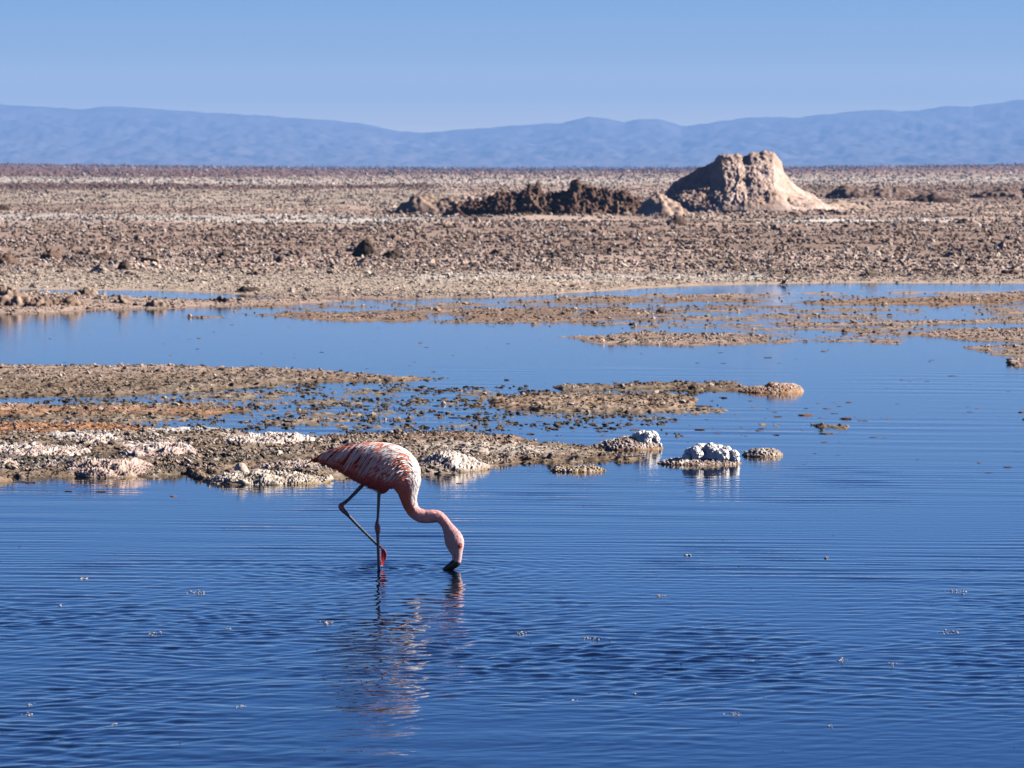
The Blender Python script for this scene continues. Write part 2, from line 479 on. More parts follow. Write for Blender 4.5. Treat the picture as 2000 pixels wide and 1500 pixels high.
fr = n.nodes.new('ShaderNodeFresnel'); fr.inputs['IOR'].default_value = 1.34
tr = n.nodes.new('ShaderNodeBsdfTransparent'); tr.inputs['Color'].default_value = (.055, .11, .16, 1)
gl = n.nodes.new('ShaderNodeBsdfGlossy'); gl.inputs['Roughness'].default_value = 0.03
gl.inputs['Color'].default_value = (1, 1, 1, 1)
gp = n.nodes.new('ShaderNodeNewGeometry')
mp_ = n.nodes.new('ShaderNodeMapping'); mp_.inputs['Scale'].default_value = (7, 9, 1)
t1 = n.nodes.new('ShaderNodeTexNoise'); t1.inputs['Scale'].default_value = 1.6; t1.inputs['Detail'].default_value = 3
bp_ = n.nodes.new('ShaderNodeBump'); bp_.inputs['Strength'].default_value = 0.25; bp_.inputs['Distance'].default_value = 0.004
n.links.new(gp.outputs['Position'], mp_.inputs['Vector']); n.links.new(mp_.outputs[0], t1.inputs['Vector'])
n.links.new(t1.outputs['Fac'], bp_.inputs['Height'])
n.links.new(bp_.outputs[0], gl.inputs['Normal']); n.links.new(bp_.outputs[0], fr.inputs['Normal'])
n.links.new(fr.outputs[0], mx.inputs['Fac']); n.links.new(tr.outputs[0], mx.inputs[1]); n.links.new(gl.outputs[0], mx.inputs[2])
n.links.new(mx.outputs[0], o_.inputs['Surface'])
water.data.materials.append(mw)

# ------------------------------------------------------------------ mountains far away
RIDGE = [(-6000, 190), (-3000, 185), (-1500, 188), (-600, 192), (0, 202), (60, 205), (150, 212), (200, 208), (250, 207), (400, 218), (530, 224),
         (640, 232), (700, 239), (780, 253), (830, 257), (900, 250), (980, 245), (1080, 240), (1120, 232), (1150, 226), (1180, 228),
         (1220, 237), (1250, 231), (1290, 233), (1330, 244), (1370, 240), (1440, 229), (1560, 226), (1650, 218), (1720, 213),
         (1790, 214), (1850, 205), (1900, 207), (1950, 198), (2000, 192), (2600, 180), (4000, 185), (8000, 190)]
def build_mountains():
    DC = 15000.0
    cc = np.concatenate([np.arange(-6000, -300, 60.0), np.arange(-300, 2300, 2.5), np.arange(2300, 8000, 60.0)])
    ts = np.linspace(0, 1.25, 110)
    T, U = np.meshgrid(ts, cc, indexing='ij')
    Yb = 10500 + (DC - 10500) * T
    X = (U - 1000) / F * Yb
    R = np.array(RIDGE, float)
    top = (327 - np.interp(U, R[:, 0], R[:, 1])) / F * DC
    prof = np.where(T <= 1, 0.42 * T + 0.58 * T ** 3.0, 1 - (T - 1) * 2.2)
    ridg = 1 - np.abs(fbm2(X / 420 + .25 * fbm2(X / 300, Yb / 900, 2, 9), Yb / 1500, 4, 3)) * 1.6
    small = fbm2(X / 90, Yb / 260, 3, 23)
    env = np.sin(np.clip(T, 0, 1) * math.pi) ** .8
    z = top * prof + (ridg - .6) * 5 * env + small * 14 * np.clip(env + .22, 0, 1)
    z = np.maximum(z, -5)
    c = np.array((.20, .17, .18)) * (1 + .2 * fbm2(X / 500, Yb / 300, 3, 33))[..., None]
    pale = sstep(.1, .6, fbm2(X / 900, Yb / 350, 3, 37))[..., None]
    c = c * (1 - .3 * pale) + np.array((.38, .32, .32)) * .3 * pale
    o = make_mesh('mountains', np.stack([X, Yb, z], -1).reshape(-1, 3), grid_faces(*X.shape), M_MOUNT, True, np.clip(c, .02, 1).reshape(-1, 3))
    tag(o, kind='structure')
build_mountains()

# ------------------------------------------------------------------ air
def build_haze():
    x, y0, y1, z0, z1 = 15000, -200, 16300, -30, 240
    v = np.array([(-x, y0, z0), (x, y0, z0), (x, y1, z0), (-x, y1, z0), (-x, y0, z1), (x, y0, z1), (x, y1, z1), (-x, y1, z1)], float)
    f = np.array([(0, 3, 2, 1), (4, 5, 6, 7), (0, 1, 5, 4), (1, 2, 6, 5), (2, 3, 7, 6), (3, 0, 4, 7)])
    m = bpy.data.materials.new('haze_air'); m.use_nodes = True
    nn = m.node_tree; nn.nodes.clear()
    oo = nn.nodes.new('ShaderNodeOutputMaterial'); pv = nn.nodes.new('ShaderNodeVolumePrincipled')
    pv.inputs['Color'].default_value = (.25, .50, 1.0, 1)
    pv.inputs['Density'].default_value = HAZE
    pv.inputs['Anisotropy'].default_value = 0.0
    nn.links.new(pv.outputs[0], oo.inputs['Volume'])
    o = make_mesh('haze', v, f, m, False)
    tag(o, 'blue air haze in front of the far mountains', 'haze', kind='stuff')
HAZE = 1.25e-4
build_haze()

# ------------------------------------------------------------------ loose clods
def merge_lumps(pos, size, tint, sub, seed, squash=(1, 1, .8), rough=.5, sink=.25, tilt=.3):
    """thousands of individually rotated, lumpy clods in one mesh"""
    v0, f0 = ico(sub)
    rng = np.random.default_rng(seed)
    NV = 14
    var = []
    for k in range(NV):
        d = v0 * (1 + rough * vnoise3(v0 * 1.7 + k * 9.1, seed + k)[:, None] + rough * .6 * vnoise3(v0 * 4.1 + k * 5.3, seed + 50 + k)[:, None])
        var.append(d)
    var = np.array(var)
    N = len(pos)
    a = rng.random(N) * 2 * math.pi
    base = var[rng.integers(0, NV, N)]
    sc = rng.uniform(.7, 1.3, (N, 3)) * np.array(squash)
    b = base * sc[:, None, :]
    ca, sa = np.cos(a)[:, None], np.sin(a)[:, None]
    x = b[:, :, 0] * ca - b[:, :, 1] * sa; y = b[:, :, 0] * sa + b[:, :, 1] * ca
    tl = rng.normal(0, tilt, N)[:, None]
    z = b[:, :, 2] + tl * x
    P = np.stack([x, y, z], -1) * size[:, None, None]
    P[:, :, 2] += (size * (1 - sink * 2) * .5)[:, None]
    P += pos[:, None, :]
    Fc = (f0[None] + (np.arange(N) * len(v0))[:, None, None]).reshape(-1, 3)
    Cc = np.repeat(tint, len(v0), axis=0)
    return P.reshape(-1, 3), Fc, Cc
def tint_mix(c, rng, n, salt=.25, dark=.15, sv=(.66, .60, .53), dv=(.15, .10, .075)):
    c = c * rng.uniform(.72, 1.25, (n, 1))
    r = rng.random(n)[:, None]
    c = np.where(r < salt, c * .45 + np.array(sv) * .55, c)
    c = np.where(r > 1 - dark, c * .3 + np.array(dv) * .7, c)
    return c
def scatter_uv(n, u0, u1, v0, v1, rng, power=1.0):
    u = rng.uniform(u0, u1, n); v = v0 + (v1 - v0) * rng.random(n) ** power
    Y = dist(v); X = (u - 1000) / F * Y
    return X, Y, u, v
def build_clods():
    rng = np.random.default_rng(21)
    P, Fa, Cx = [], [], []; off = 0
    def add(X, Y, size, sub, seed, **kw):
        nonlocal off
        mk = kw.pop('mix', {})
        z, c = ground_z(X, Y)
        t = tint_mix(c, rng, len(X), **mk)
        p, f, cc = merge_lumps(np.stack([X, Y, z], -1), size, t, sub, seed, **kw)
        P.append(p); Fa.append(f + off); Cx.append(cc); off += len(p)
    # rough broken plain, nearer half
    X, Y, u, v = scatter_uv(52000, -350, 2350, 428, 553, rng)
    dens = .35 + .65 * sstep(548, 510, v)
    dens *= .55 + .6 * np.clip(fbm2(X / 2.2, Y / 5, 2, 120) + .5, 0, 1)
    k = rng.random(len(X)) < dens; X, Y, v = X[k], Y[k], v[k]
    size = .027 * np.clip(np.exp(rng.normal(0, .45, len(X))), .3, 2.0) * (1 + .5 * sstep(520, 430, v)) * (1 - .45 * sstep(528, 548, v))
    add(X, Y, size, 2, 300, mix=dict(salt=.24, dark=.34, dv=(.10, .065, .05)), rough=.62, squash=(1.1, 1.1, 1.0))
    # farther
    X, Y, u, v = scatter_uv(66000, -300, 2300, 334, 430, rng)
    size = Y * rng.uniform(.00010, .00030, len(X)) * (1 + .5 * (rng.random(len(X)) < .08))
    k = rng.random(len(X)) < np.where(v < 347, .6, np.maximum(.5, .65 + .5 * fbm2(X / 8, Y / 30, 2, 123))); X, Y, size = X[k], Y[k], size[k]
    add(X, Y, size, 1, 400, squash=(1, 1, .9), mix=dict(salt=.14, dark=.32, dv=(.12, .075, .06)))
    # debris slumped round the feet of the heaps
    for (a, b, va, vb, n, sd_) in ((1290, 1700, 405, 424, 1500, 410), (750, 1290, 412, 430, 1500, 420)):
        X, Y, u, v = scatter_uv(n, a, b, va, vb, rng)
        add(X, Y, Y * .00028 * np.clip(np.exp(rng.normal(0, .5, n)), .3, 2.2), 2, sd_, rough=.6, mix=dict(salt=.3, dark=.3, sv=(.62, .50, .42)))
    # big dark clods on the plain
    X, Y, u, v = scatter_uv(420, -350, 2350, 440, 545, rng)
    add(X, Y, .075 * np.exp(rng.normal(0, .35, len(X))), 2, 500, rough=.6, mix=dict(salt=.05, dark=.6), squash=(1.3, 1, .75))
    # skyline tufts
    X, Y, u, v = scatter_uv(5000, -300, 2300, 329.2, 336, rng)
    add(X, Y, Y * rng.uniform(.00014, .00036, len(X)), 1, 550, squash=(1, 1, 1.2), mix=dict(salt=.05, dark=.5))
    o = make_mesh('salt_clods', np.concatenate(P), np.concatenate(Fa), M_CLOD, False, np.concatenate(Cx))
    tag(o, 'broken brown salt crust clods covering the plain beyond the water', 'salt crust', kind='stuff')
    # fine crust on the banks and in the shallows
    P, Fa, Cx = [], [], []; off = 0
    for (n, va, vb, pw, k0, sd_) in ((150000, 572, 945, .75, .00014, 700), (70000, 572, 720, 1.0, .00010, 710)):
        X, Y, u, v = scatter_uv(n, -300, 2300, va, vb, rng, pw)
        z, c = ground_z(X, Y)
        keep = z > 0.003
        keep |= (z > -0.02) & (rng.random(len(z)) < .08)
        keep &= rng.random(len(z)) < (.35 + .65 * sstep(.0, .02, z))
        X, Y = X[keep], Y[keep]
        size = Y * k0 * np.exp(rng.normal(0, .48, len(X)))
        add(X, Y, size, 1, sd_, mix=dict(salt=.17, dark=.36, sv=(.62, .52, .43), dv=(.075, .055, .04)), squash=(1.3, 1.3, .8))
    # blackish lumps standing in the shallows between the banks
    X, Y, u, v = scatter_uv(11000, -300, 1460, 738, 852, rng)
    z, c = ground_z(X, Y)
    lim = sstep(1460, 1300, u)
    k = (z > -.055) & (z < .004) & (fbm2(X / .5, Y / 1.5, 2, 131) > -.05) & (rng.random(len(X)) < lim * .9)
    X, Y = X[k], Y[k]
    t = np.tile(np.array((.085, .07, .05)), (len(X), 1)) * rng.uniform(.5, 2.2, (len(X), 1))
    p, f, cc = merge_lumps(np.stack([X, Y, np.zeros(len(X)) - .002], -1), Y * .00016 * np.clip(np.exp(rng.normal(0, .5, len(X))), .3, 2), t, 2, 720, squash=(1.5, 1.7, .6), rough=.7, tilt=.15)
    P.append(p); Fa.append(f + off); Cx.append(cc); off += len(p)
    # pebbly beach in front of the plain
    X, Y, u, v = scatter_uv(46000, -300, 2300, 528, 586, rng)
    k = ground_z(X, Y)[0] > .012; X, Y = X[k], Y[k]
    add(X, Y, Y * .00010 * np.exp(rng.normal(0, .5, len(X))), 1, 730, mix=dict(salt=.30, dark=.25, sv=(.70, .60, .50)), squash=(1.5, 1.5, .8))
    # nodules of the crusty near bank
    X, Y, u, v = scatter_uv(20000, -300, 1000, 850, 945, rng)
    z, c = ground_z(X, Y)
    g = fbm2(X / .9, Y / 1.6, 2, 130)
    k = (z > .012) & (g > -.05)
    X, Y = X[k], Y[k]
    add(X, Y, .0085 * np.exp(rng.normal(0, .35, len(X))), 2, 800, mix=dict(salt=.45, dark=.1, sv=(.72, .63, .56)), squash=(1.2, 1.1, 1.0))
    # specks floating in the open water
    X, Y, u, v = scatter_uv(1500, -300, 2300, 600, 960, rng, .9)
    k = ground_z(X, Y)[0] < -0.01; X, Y = X[k], Y[k]
    z = np.zeros(len(X)) - .003
    t = np.tile(np.array((.09, .065, .045)), (len(X), 1)) * rng.uniform(.5, 1.8, (len(X), 1))
    p, f, cc = merge_lumps(np.stack([X, Y, z], -1), Y * .00007 * np.exp(rng.normal(0, .55, len(X))), t, 1, 900, squash=(3.2, 3.2, .5), tilt=0)
    P.append(p); Fa.append(f + off); Cx.append(cc); off += len(p)
    gu = rng.normal(90, 90, 130); gv = rng.normal(948, 9, 130); Y = dist(gv); X = (gu - 1000) / F * Y
    gu2 = rng.normal(1350, 330, 260); gv2 = rng.normal(822, 26, 260); Y2 = dist(gv2); X = np.concatenate([X, (gu2 - 1000) / F * Y2]); Y = np.concatenate([Y, Y2])
    k = ground_z(X, Y)[0] < -.01; X, Y = X[k], Y[k]
    t = np.tile(np.array((.13, .075, .05)), (len(X), 1)) * rng.uniform(.5, 1.8, (len(X), 1))
    p, f, cc = merge_lumps(np.stack([X, Y, np.zeros(len(X)) - .002], -1), Y * .00009 * np.exp(rng.normal(0, .6, len(X))), t, 1, 940, squash=(3.2, 3.2, .4), tilt=0)
    P.append(p); Fa.append(f + off); Cx.append(cc); off += len(p)
    X, Y, u, v = scatter_uv(160, -300, 2300, 960, 1480, rng)
    z = np.zeros(len(X)) - .001
    t = np.tile(np.array((.05, .045, .04)), (len(X), 1))
    p, f, cc = merge_lumps(np.stack([X, Y, z], -1), np.full(len(X), .0022), t, 1, 950, squash=(1.6, 1.6, 1.2))
    P.append(p); Fa.append(f + off); Cx.append(cc); off += len(p)
    o = make_mesh('crust_crumbs', np.concatenate(P), np.concatenate(Fa), M_CLOD, False, np.concatenate(Cx))
    tag(o, 'small crusty crumbs and nodules strewn over the wet banks and shallows', 'salt crust', kind='stuff')
build_clods()

# foam flecks drifting on the near water
def build_foam():
    rng = np.random.default_rng(77)
    P, Fa, Cx = [], [], []; off = 0
    spots = [(958, 646), (1010, 640), (745, 845), (400, 577), (270, 1130), (130, 1235)]
    lst = []
    for i in range(18):
        v = 1035 + 440 * rng.random() ** 1.15; u = rng.uniform(-150, 2150)
        if 600 < u < 960 and v < 1300: continue
        lst.append((u, v, rng.uniform(4, 13) * (1.8 if rng.random() < .15 else 1)))
    lst += [(385, 1158, 26), (297, 1239, 20), (1855, 1235, 22), (1645, 1290, 13), (1150, 1247, 24), (160, 1130, 16), (1290, 1165, 12),
            (1875, 1157, 24), (1745, 1298, 14), (880, 1047, 10), (1435, 1396, 16), (640, 1215, 16), (1020, 1237, 12), (55, 1395, 12), (1465, 1292, 10)]
    for (u, v, wpx) in lst:
        x, y, _ = world(u, v); s = y / F
        m = int(4 + wpx * .7)
        px = x + rng.normal(0, wpx * s * .42, m); py = y + rng.normal(0, wpx * s * 1.2, m)
        sz = rng.uniform(.6, 1.5, m) * s
        t = np.tile(np.array((.50, .52, .56)), (m, 1)) * rng.uniform(.7, 1.1, (m, 1))
        p, f, cc = merge_lumps(np.stack([px, py, np.full(m, .0015)], -1), sz, t, 1, 60, squash=(2.0, 2.6, .55), rough=.2, tilt=0)
        P.append(p); Fa.append(f + off); Cx.append(cc); off += len(p)
    o = make_mesh('foam', np.concatenate(P), np.concatenate(Fa), M_SALT, True, np.concatenate(Cx))
    tag(o, 'small pale foam flecks drifting on the rippled blue water', 'foam', kind='stuff')
build_foam()

# ------------------------------------------------------------------ mounds and rocks
def mound(name, label, cat, vbase, prof, depth, colfn, noise, mat, zbase=None, du=1.0, skew=0.0, group=None, vert=90, asym=1.0, plan=2.0):
    """A heap built as a dome: prof lists (u, v_top) along its length; its plan is an ellipse
    'depth' m deep; noise(p, hfrac) returns displacement in m along the normal."""
    prof = np.array(prof, float)
    u0, u1 = prof[0, 0], prof[-1, 0]
    if zbase is None:
        zb = 0.0
        for _ in range(4):
            x, y, _z = world((u0 + u1) / 2, vbase, zb)
            zb = float(ground_z(np.array([x]), np.array([y]))[0][0])
    else:
        zb = zbase
    x, y, _z = world((u0 + u1) / 2, vbase, zb)
    y += depth * .5
    s = y / F
    nu = int((u1 - u0) / du) + 1
    us = np.linspace(u0, u1, nu)
    hs = np.interp(us, prof[:, 0], (vbase - prof[:, 1])) * s
    ts = np.linspace(-1, 1, vert)
    ts = np.sign(ts) * np.abs(ts) ** 1.0
    U, T = np.meshgrid(us, ts)
    Hh = np.tile(hs, (vert, 1))
    e = np.abs((U - (u0 + u1) / 2) / ((u1 - u0) / 2))
    half = depth * .5 * np.sqrt(np.clip(1 - e ** 2.2, 0.0, 1)) + .02 * depth
    X = (U - (u0 + u1) / 2) * s
    Yl = T * half
    fz = np.clip(1 - np.abs(T) ** plan, 0, 1) ** .85
    Zl = Hh * fz
    Pn = np.stack([X, Yl, Zl], -1)
    du_ = np.gradient(Pn, axis=1); dt_ = np.gradient(Pn, axis=0)
    N = np.cross(du_, dt_); N /= np.linalg.norm(N, axis=-1, keepdims=True) + 1e-9
    N *= np.sign(N[..., 2:3] + 1e-6)
    d = noise(Pn.reshape(-1, 3), (Zl / (hs.max() + 1e-6)).ravel()).reshape(Zl.shape)
    rim = np.clip(fz * 4, 0.15, 1) * np.clip(Hh / (hs.max() * .12), .1, 1)
    Pn = Pn + N * (d * rim)[..., None]
    # hide the rim a little below the ground
    Pn[..., 2] = np.where(fz <= 0.02, -abs(hs.max()) * .12 - .01, Pn[..., 2])
    c = colfn(Pn.reshape(-1, 3), N.reshape(-1, 3), (Zl / hs.max()).ravel(), U.ravel(), d.ravel())
    o = make_mesh(name, Pn.reshape(-1, 3), grid_faces(vert, nu), mat, True, np.clip(c, .01, .95))
    o.location = (x, y, zb)
    if label: tag(o, label, cat, group)
    return o, s
def col_from(base, salt=None, dark=None, seed=0, sc=1.0, orange=None):
    base = np.array(base)
    def fn(P, N, h, U, d):
        n = vnoise3(P * sc, seed) * .6 + vnoise3(P * sc * 2.7, seed + 1) * .4
        c = base * (1 + .28 * n)[:, None]
        if salt is not None:
            k = sstep(.05, .5, vnoise3(P * sc * 1.6, seed + 5) + (d / (np.abs(d).max() + 1e-9)) * .6)[:, None]
            c = c * (1 - .7 * k) + np.array(salt) * .7 * k
        if dark is not None:
            k = sstep(.0, .55, vnoise3(P * sc * 1.1 + 3, seed + 7))[:, None]
            c = c * (1 - .7 * k) + np.array(dark) * .7 * k
        if orange is not None:
            k = sstep(.28, .0, h)[:, None]
            c = c * (1 - .8 * k) + np.array(orange) * .8 * k
        return c
    return fn
def lumpy(a1, w1, a2, w2, a3=0, w3=1, seed=0, ridged=False):
    def fn(P, h):
        n1 = vnoise3(P / w1, seed); n2 = vnoise3(P / w2, seed + 3)
        if ridged: n2 = .5 - np.abs(n2) * 2
        r = a1 * n1 + a2 * n2
        if a3: r = r + a3 * (0.62 - worley3(P / w3, seed + 6)) * 1.6
        return r
    return fn

# the tall pale mound: prominent crest plates on top
def big_noise(P, h):
    n = .20 * vnoise3(P / 1.3, 31) + .03 * vnoise3(P / .42, 33) + .04 * vnoise3(P @ np.array(((.8, .6, 0), (-.48, .64, .6), (.36, -.48, .8))) / .6, 34) + (.042 * vnoise3(P / .17, 35) + .04 * vnoise3(P / .08, 36)) * (.55 + .55 * sstep(1.0, -.6, P[:, 0]))
    gul = np.abs(vnoise3(np.stack([P[:, 0] / .55 + .5 * vnoise3(P / .9, 4), P[:, 1] / .55, P[:, 2] / 2.6], -1), 37))
    n = n - .07 * (1 - gul * 2.2).clip(0, 1) * sstep(.95, .5, h)
    n += .08 * sstep(.85, .93, h) * sstep(-.1, .1, vnoise3(P / np.array((.9, .9, .35)), 39)) + .02 * sstep(.0, .3, vnoise3(P / .13, 38))
    return n
def big_col(P, N, h, U, d):
    n = vnoise3(P * 1.3, 41) * .6 + vnoise3(P * 4, 42) * .4
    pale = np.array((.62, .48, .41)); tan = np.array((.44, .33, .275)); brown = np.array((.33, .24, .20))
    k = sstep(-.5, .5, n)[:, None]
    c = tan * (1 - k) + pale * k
    k = sstep(1470, 1350, U)[:, None] * .75; c = c * (1 - k) + brown * k  # shade of the left flank painted in as brown
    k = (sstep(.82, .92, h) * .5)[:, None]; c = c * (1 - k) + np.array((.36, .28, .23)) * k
    k = sstep(.1, .5, vnoise3(P * np.array((2.2, 2.2, 1.1)), 47))[:, None] * .4
    return c * (1 - k) + np.array((.50, .33, .22)) * k
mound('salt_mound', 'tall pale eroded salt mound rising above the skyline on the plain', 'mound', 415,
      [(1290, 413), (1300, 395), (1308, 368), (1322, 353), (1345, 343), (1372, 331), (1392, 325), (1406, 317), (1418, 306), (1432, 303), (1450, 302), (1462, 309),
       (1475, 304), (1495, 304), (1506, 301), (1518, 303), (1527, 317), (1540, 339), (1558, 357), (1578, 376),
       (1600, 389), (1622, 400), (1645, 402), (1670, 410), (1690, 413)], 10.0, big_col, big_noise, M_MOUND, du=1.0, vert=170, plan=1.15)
# low dark heap in the middle
def dark_noise(P, h):
    return .12 * vnoise3(P / .7, 51) + .10 * (.5 - np.abs(vnoise3(P / .30, 52)) * 2) + .14 * vnoise3(P / .2, 54) + .11 * vnoise3(P / .09, 55)
mound('earth_heap', 'long low heap of dark brown broken earth left of the tall mound', 'mound', 424,
      [(862, 421), (880, 410), (900, 402), (925, 396), (945, 392), (965, 385), (985, 377), (1000, 381), (1020, 377), (1035, 366), (1052, 364), (1065, 380),
       (1085, 380), (1105, 374), (1115, 366), (1118, 352), (1128, 354), (1136, 366), (1150, 364), (1165, 368), (1180, 372), (1200, 380), (1212, 376), (1222, 370),
       (1232, 384), (1245, 392), (1262, 408), (1275, 420)], 4.0,
      col_from((.115, .07, .055), salt=(.22, .14, .10), seed=60, sc=.9), dark_noise, M_MOUND, du=.8, vert=90, plan=1.6)  # dark earth, base colour lowered further to stand for its shade
mound('earth_heap', 'small rounded grey brown hummock at the left end of the heaps', 'mound', 418,
      [(756, 417), (775, 408), (795, 394), (808, 380), (820, 377), (840, 381), (860, 386), (880, 384), (900, 390), (915, 402), (925, 416)], 3.0,
      col_from((.33, .24, .19), seed=64, sc=.9), lumpy(.10, .7, .09, .22, .06, .3, 65), M_MOUND, du=.8, vert=70, plan=1.6)
mound('earth_heap', 'flat pale pinkish earth bank behind the dark heap', 'mound', 402,
      [(858, 400), (880, 384), (920, 378), (960, 377), (1000, 376), (1060, 378), (1100, 390), (1130, 400)], 3.0,
      col_from((.48, .36, .29), seed=164, sc=.9), lumpy(.08, .7, .09, .22, .06, .3, 165), M_MOUND, du=1, vert=60, plan=1.6)
mound('earth_heap', 'small pinkish earth heap at the left foot of the tall mound', 'mound', 424,
      [(1240, 422), (1256, 398), (1268, 386), (1280, 376), (1292, 377), (1305, 388), (1320, 400), (1336, 412), (1348, 423)], 2.6,
      col_from((.46, .34, .27), dark=(.22, .14, .11), seed=67, sc=1.0), lumpy(.12, .7, .12, .25, .08, .3, 68), M_MOUND, du=.8, vert=60, plan=1.6)
mound('earth_heap', 'small dark clod below the left foot of the tall mound', 'mound', 442,
      [(1300, 441), (1310, 430), (1322, 424), (1336, 428), (1346, 440)], .9,
      col_from((.12, .08, .06), seed=69, sc=2.0), lumpy(.05, .3, .04, .12, 0, 1, 69), M_MOUND, du=.7, vert=36)
mound('salt_mound', 'low tan spur running right from the tall mound', 'mound', 412,
      [(1580, 411), (1610, 398), (1640, 392), (1670, 398), (1690, 402), (1705, 411)], 2.6,
      col_from((.44, .34, .27), seed=70, sc=1.0), lumpy(.10, .8, .08, .25, .04, .3, 71), M_MOUND, du=1, vert=50)
for k, (vb, pr, dp, lb) in enumerate([
        (390, [(1610, 389), (1640, 370), (1660, 362), (1680, 368), (1700, 376), (1720, 366), (1760, 370), (1790, 378), (1830, 372), (1860, 384), (1880, 390)], 5.0,
         'dark brown ridge of broken crust right of the tall mound'),
        (396, [(1770, 395), (1790, 388), (1820, 384), (1850, 387), (1880, 394)], 3.0, 'thin dark ledge in front of the ridge right of the mound'),
        (388, [(1900, 387), (1930, 374), (1960, 368), (2000, 372), (2040, 366), (2080, 386)], 5.0, 'brown crust hummock at the right edge of the plain')]):
    mound('earth_ridge', lb, 'ridge', vb, pr, dp, col_from((.19, .13, .105) if k != 1 else (.08, .055, .05), salt=(.32, .24, .20) if k != 1 else None, seed=80 + k, sc=.8),
          lumpy(.12, .9, .12, .3, .08, .4, 82 + k), M_MOUND, du=1, vert=50, plan=1.6)
# dark rocks on the plain
for vb, pr, dp, lb, sd_ in [
        (502, [(684, 501), (694, 490), (702, 475), (712, 464), (720, 466), (728, 476), (735, 490), (740, 501)], .55, 'near black pointed earth cone standing alone on the plain', 90),
        (504, [(745, 503), (752, 494), (768, 488), (780, 492), (786, 503)], .5, 'small dark clod just right of the black cone', 91),
        (507, [(422, 506), (428, 494), (436, 487), (443, 496), (450, 506)], .4, 'dark upright clod on the left part of the plain', 92),
        (505, [(78, 504), (86, 490), (98, 487), (108, 494), (118, 504)], .6, 'brown clod with shaded side near the left edge of the plain', 93),
        (506, [(178, 505), (190, 494), (206, 492), (216, 505)], .5, 'brown clod on the plain, second from the left edge', 94),
        (516, [(-20, 515), (0, 496), (16, 498), (30, 508), (40, 515)], .8, 'brown clod cut by the left edge of the photo', 95),
        (574, [(455, 573), (462, 563), (474, 558), (486, 562), (497, 560), (508, 566), (516, 573)], .55, 'dark lumpy rock on the beach at the far shore', 96),
        (415, [(-20, 414), (0, 400), (12, 402), (24, 412)], 1.2, 'distant dark clod at the left edge of the plain', 97),
        (527, [(225, 526), (234, 514), (245, 512), (254, 526)], .4, 'small dark clod on the plain below the brown ones', 98)]:
    mound('dark_rock', lb, 'rock', vb, pr, dp, col_from((.085, .058, .045) if sd_ not in (93, 94, 95) else (.16, .10, .07), seed=sd_, sc=5),
          lumpy(.035, .22, .03, .08, 0, 1, sd_), M_ROCK, du=.6, vert=40)
# crusted rocks of the left spit at the far shore
for vb, pr, dp, lb, sd_, bc in [
        (608, [(-60, 606), (-20, 580), (0, 571), (14, 573), (30, 582), (44, 596), (52, 607)], 1.6, 'rounded tan crust rock cut by the left edge on the far shore', 101, (.30, .21, .16)),
        (609, [(36, 608), (50, 592), (66, 584), (82, 584), (96, 592), (112, 594), (130, 590), (146, 594), (158, 607)], 1.5, 'knobbly tan rock with black left face on the far shore', 102, (.26, .18, .13)),
        (588, [(134, 587), (146, 576), (160, 571), (176, 574), (190, 580), (204, 587)], 1.4, 'dark topped rock behind the others on the left spit', 103, (.24, .165, .125)),
        (588, [(216, 587), (222, 577), (230, 578), (236, 587)], .4, 'tiny dark stone on the left spit', 104, (.14, .10, .08)),
        (604, [(206, 603), (224, 592), (240, 588), (252, 603)], .8, 'low brown stone at the water edge of the left spit', 105, (.28, .20, .15)),
        (606, [(278, 605), (290, 594), (306, 591), (320, 598), (328, 605)], .8, 'flat tan stone at the right end of the left spit', 106, (.32, .23, .17)),
        (598, [(404, 597), (412, 589), (440, 588), (452, 597)], .5, 'flat dark brown slab on the far beach', 107, (.13, .075, .05))]:
    mound('shore_rock', lb, 'rock', vb, pr, dp, col_from(bc, salt=(.42, .32, .25), dark=(.10, .07, .06), seed=sd_, sc=4),
          lumpy(.07, .30, .075, .11, .06, .09, sd_), M_ROCK, du=.6, vert=56, zbase=-.03, plan=1.3)

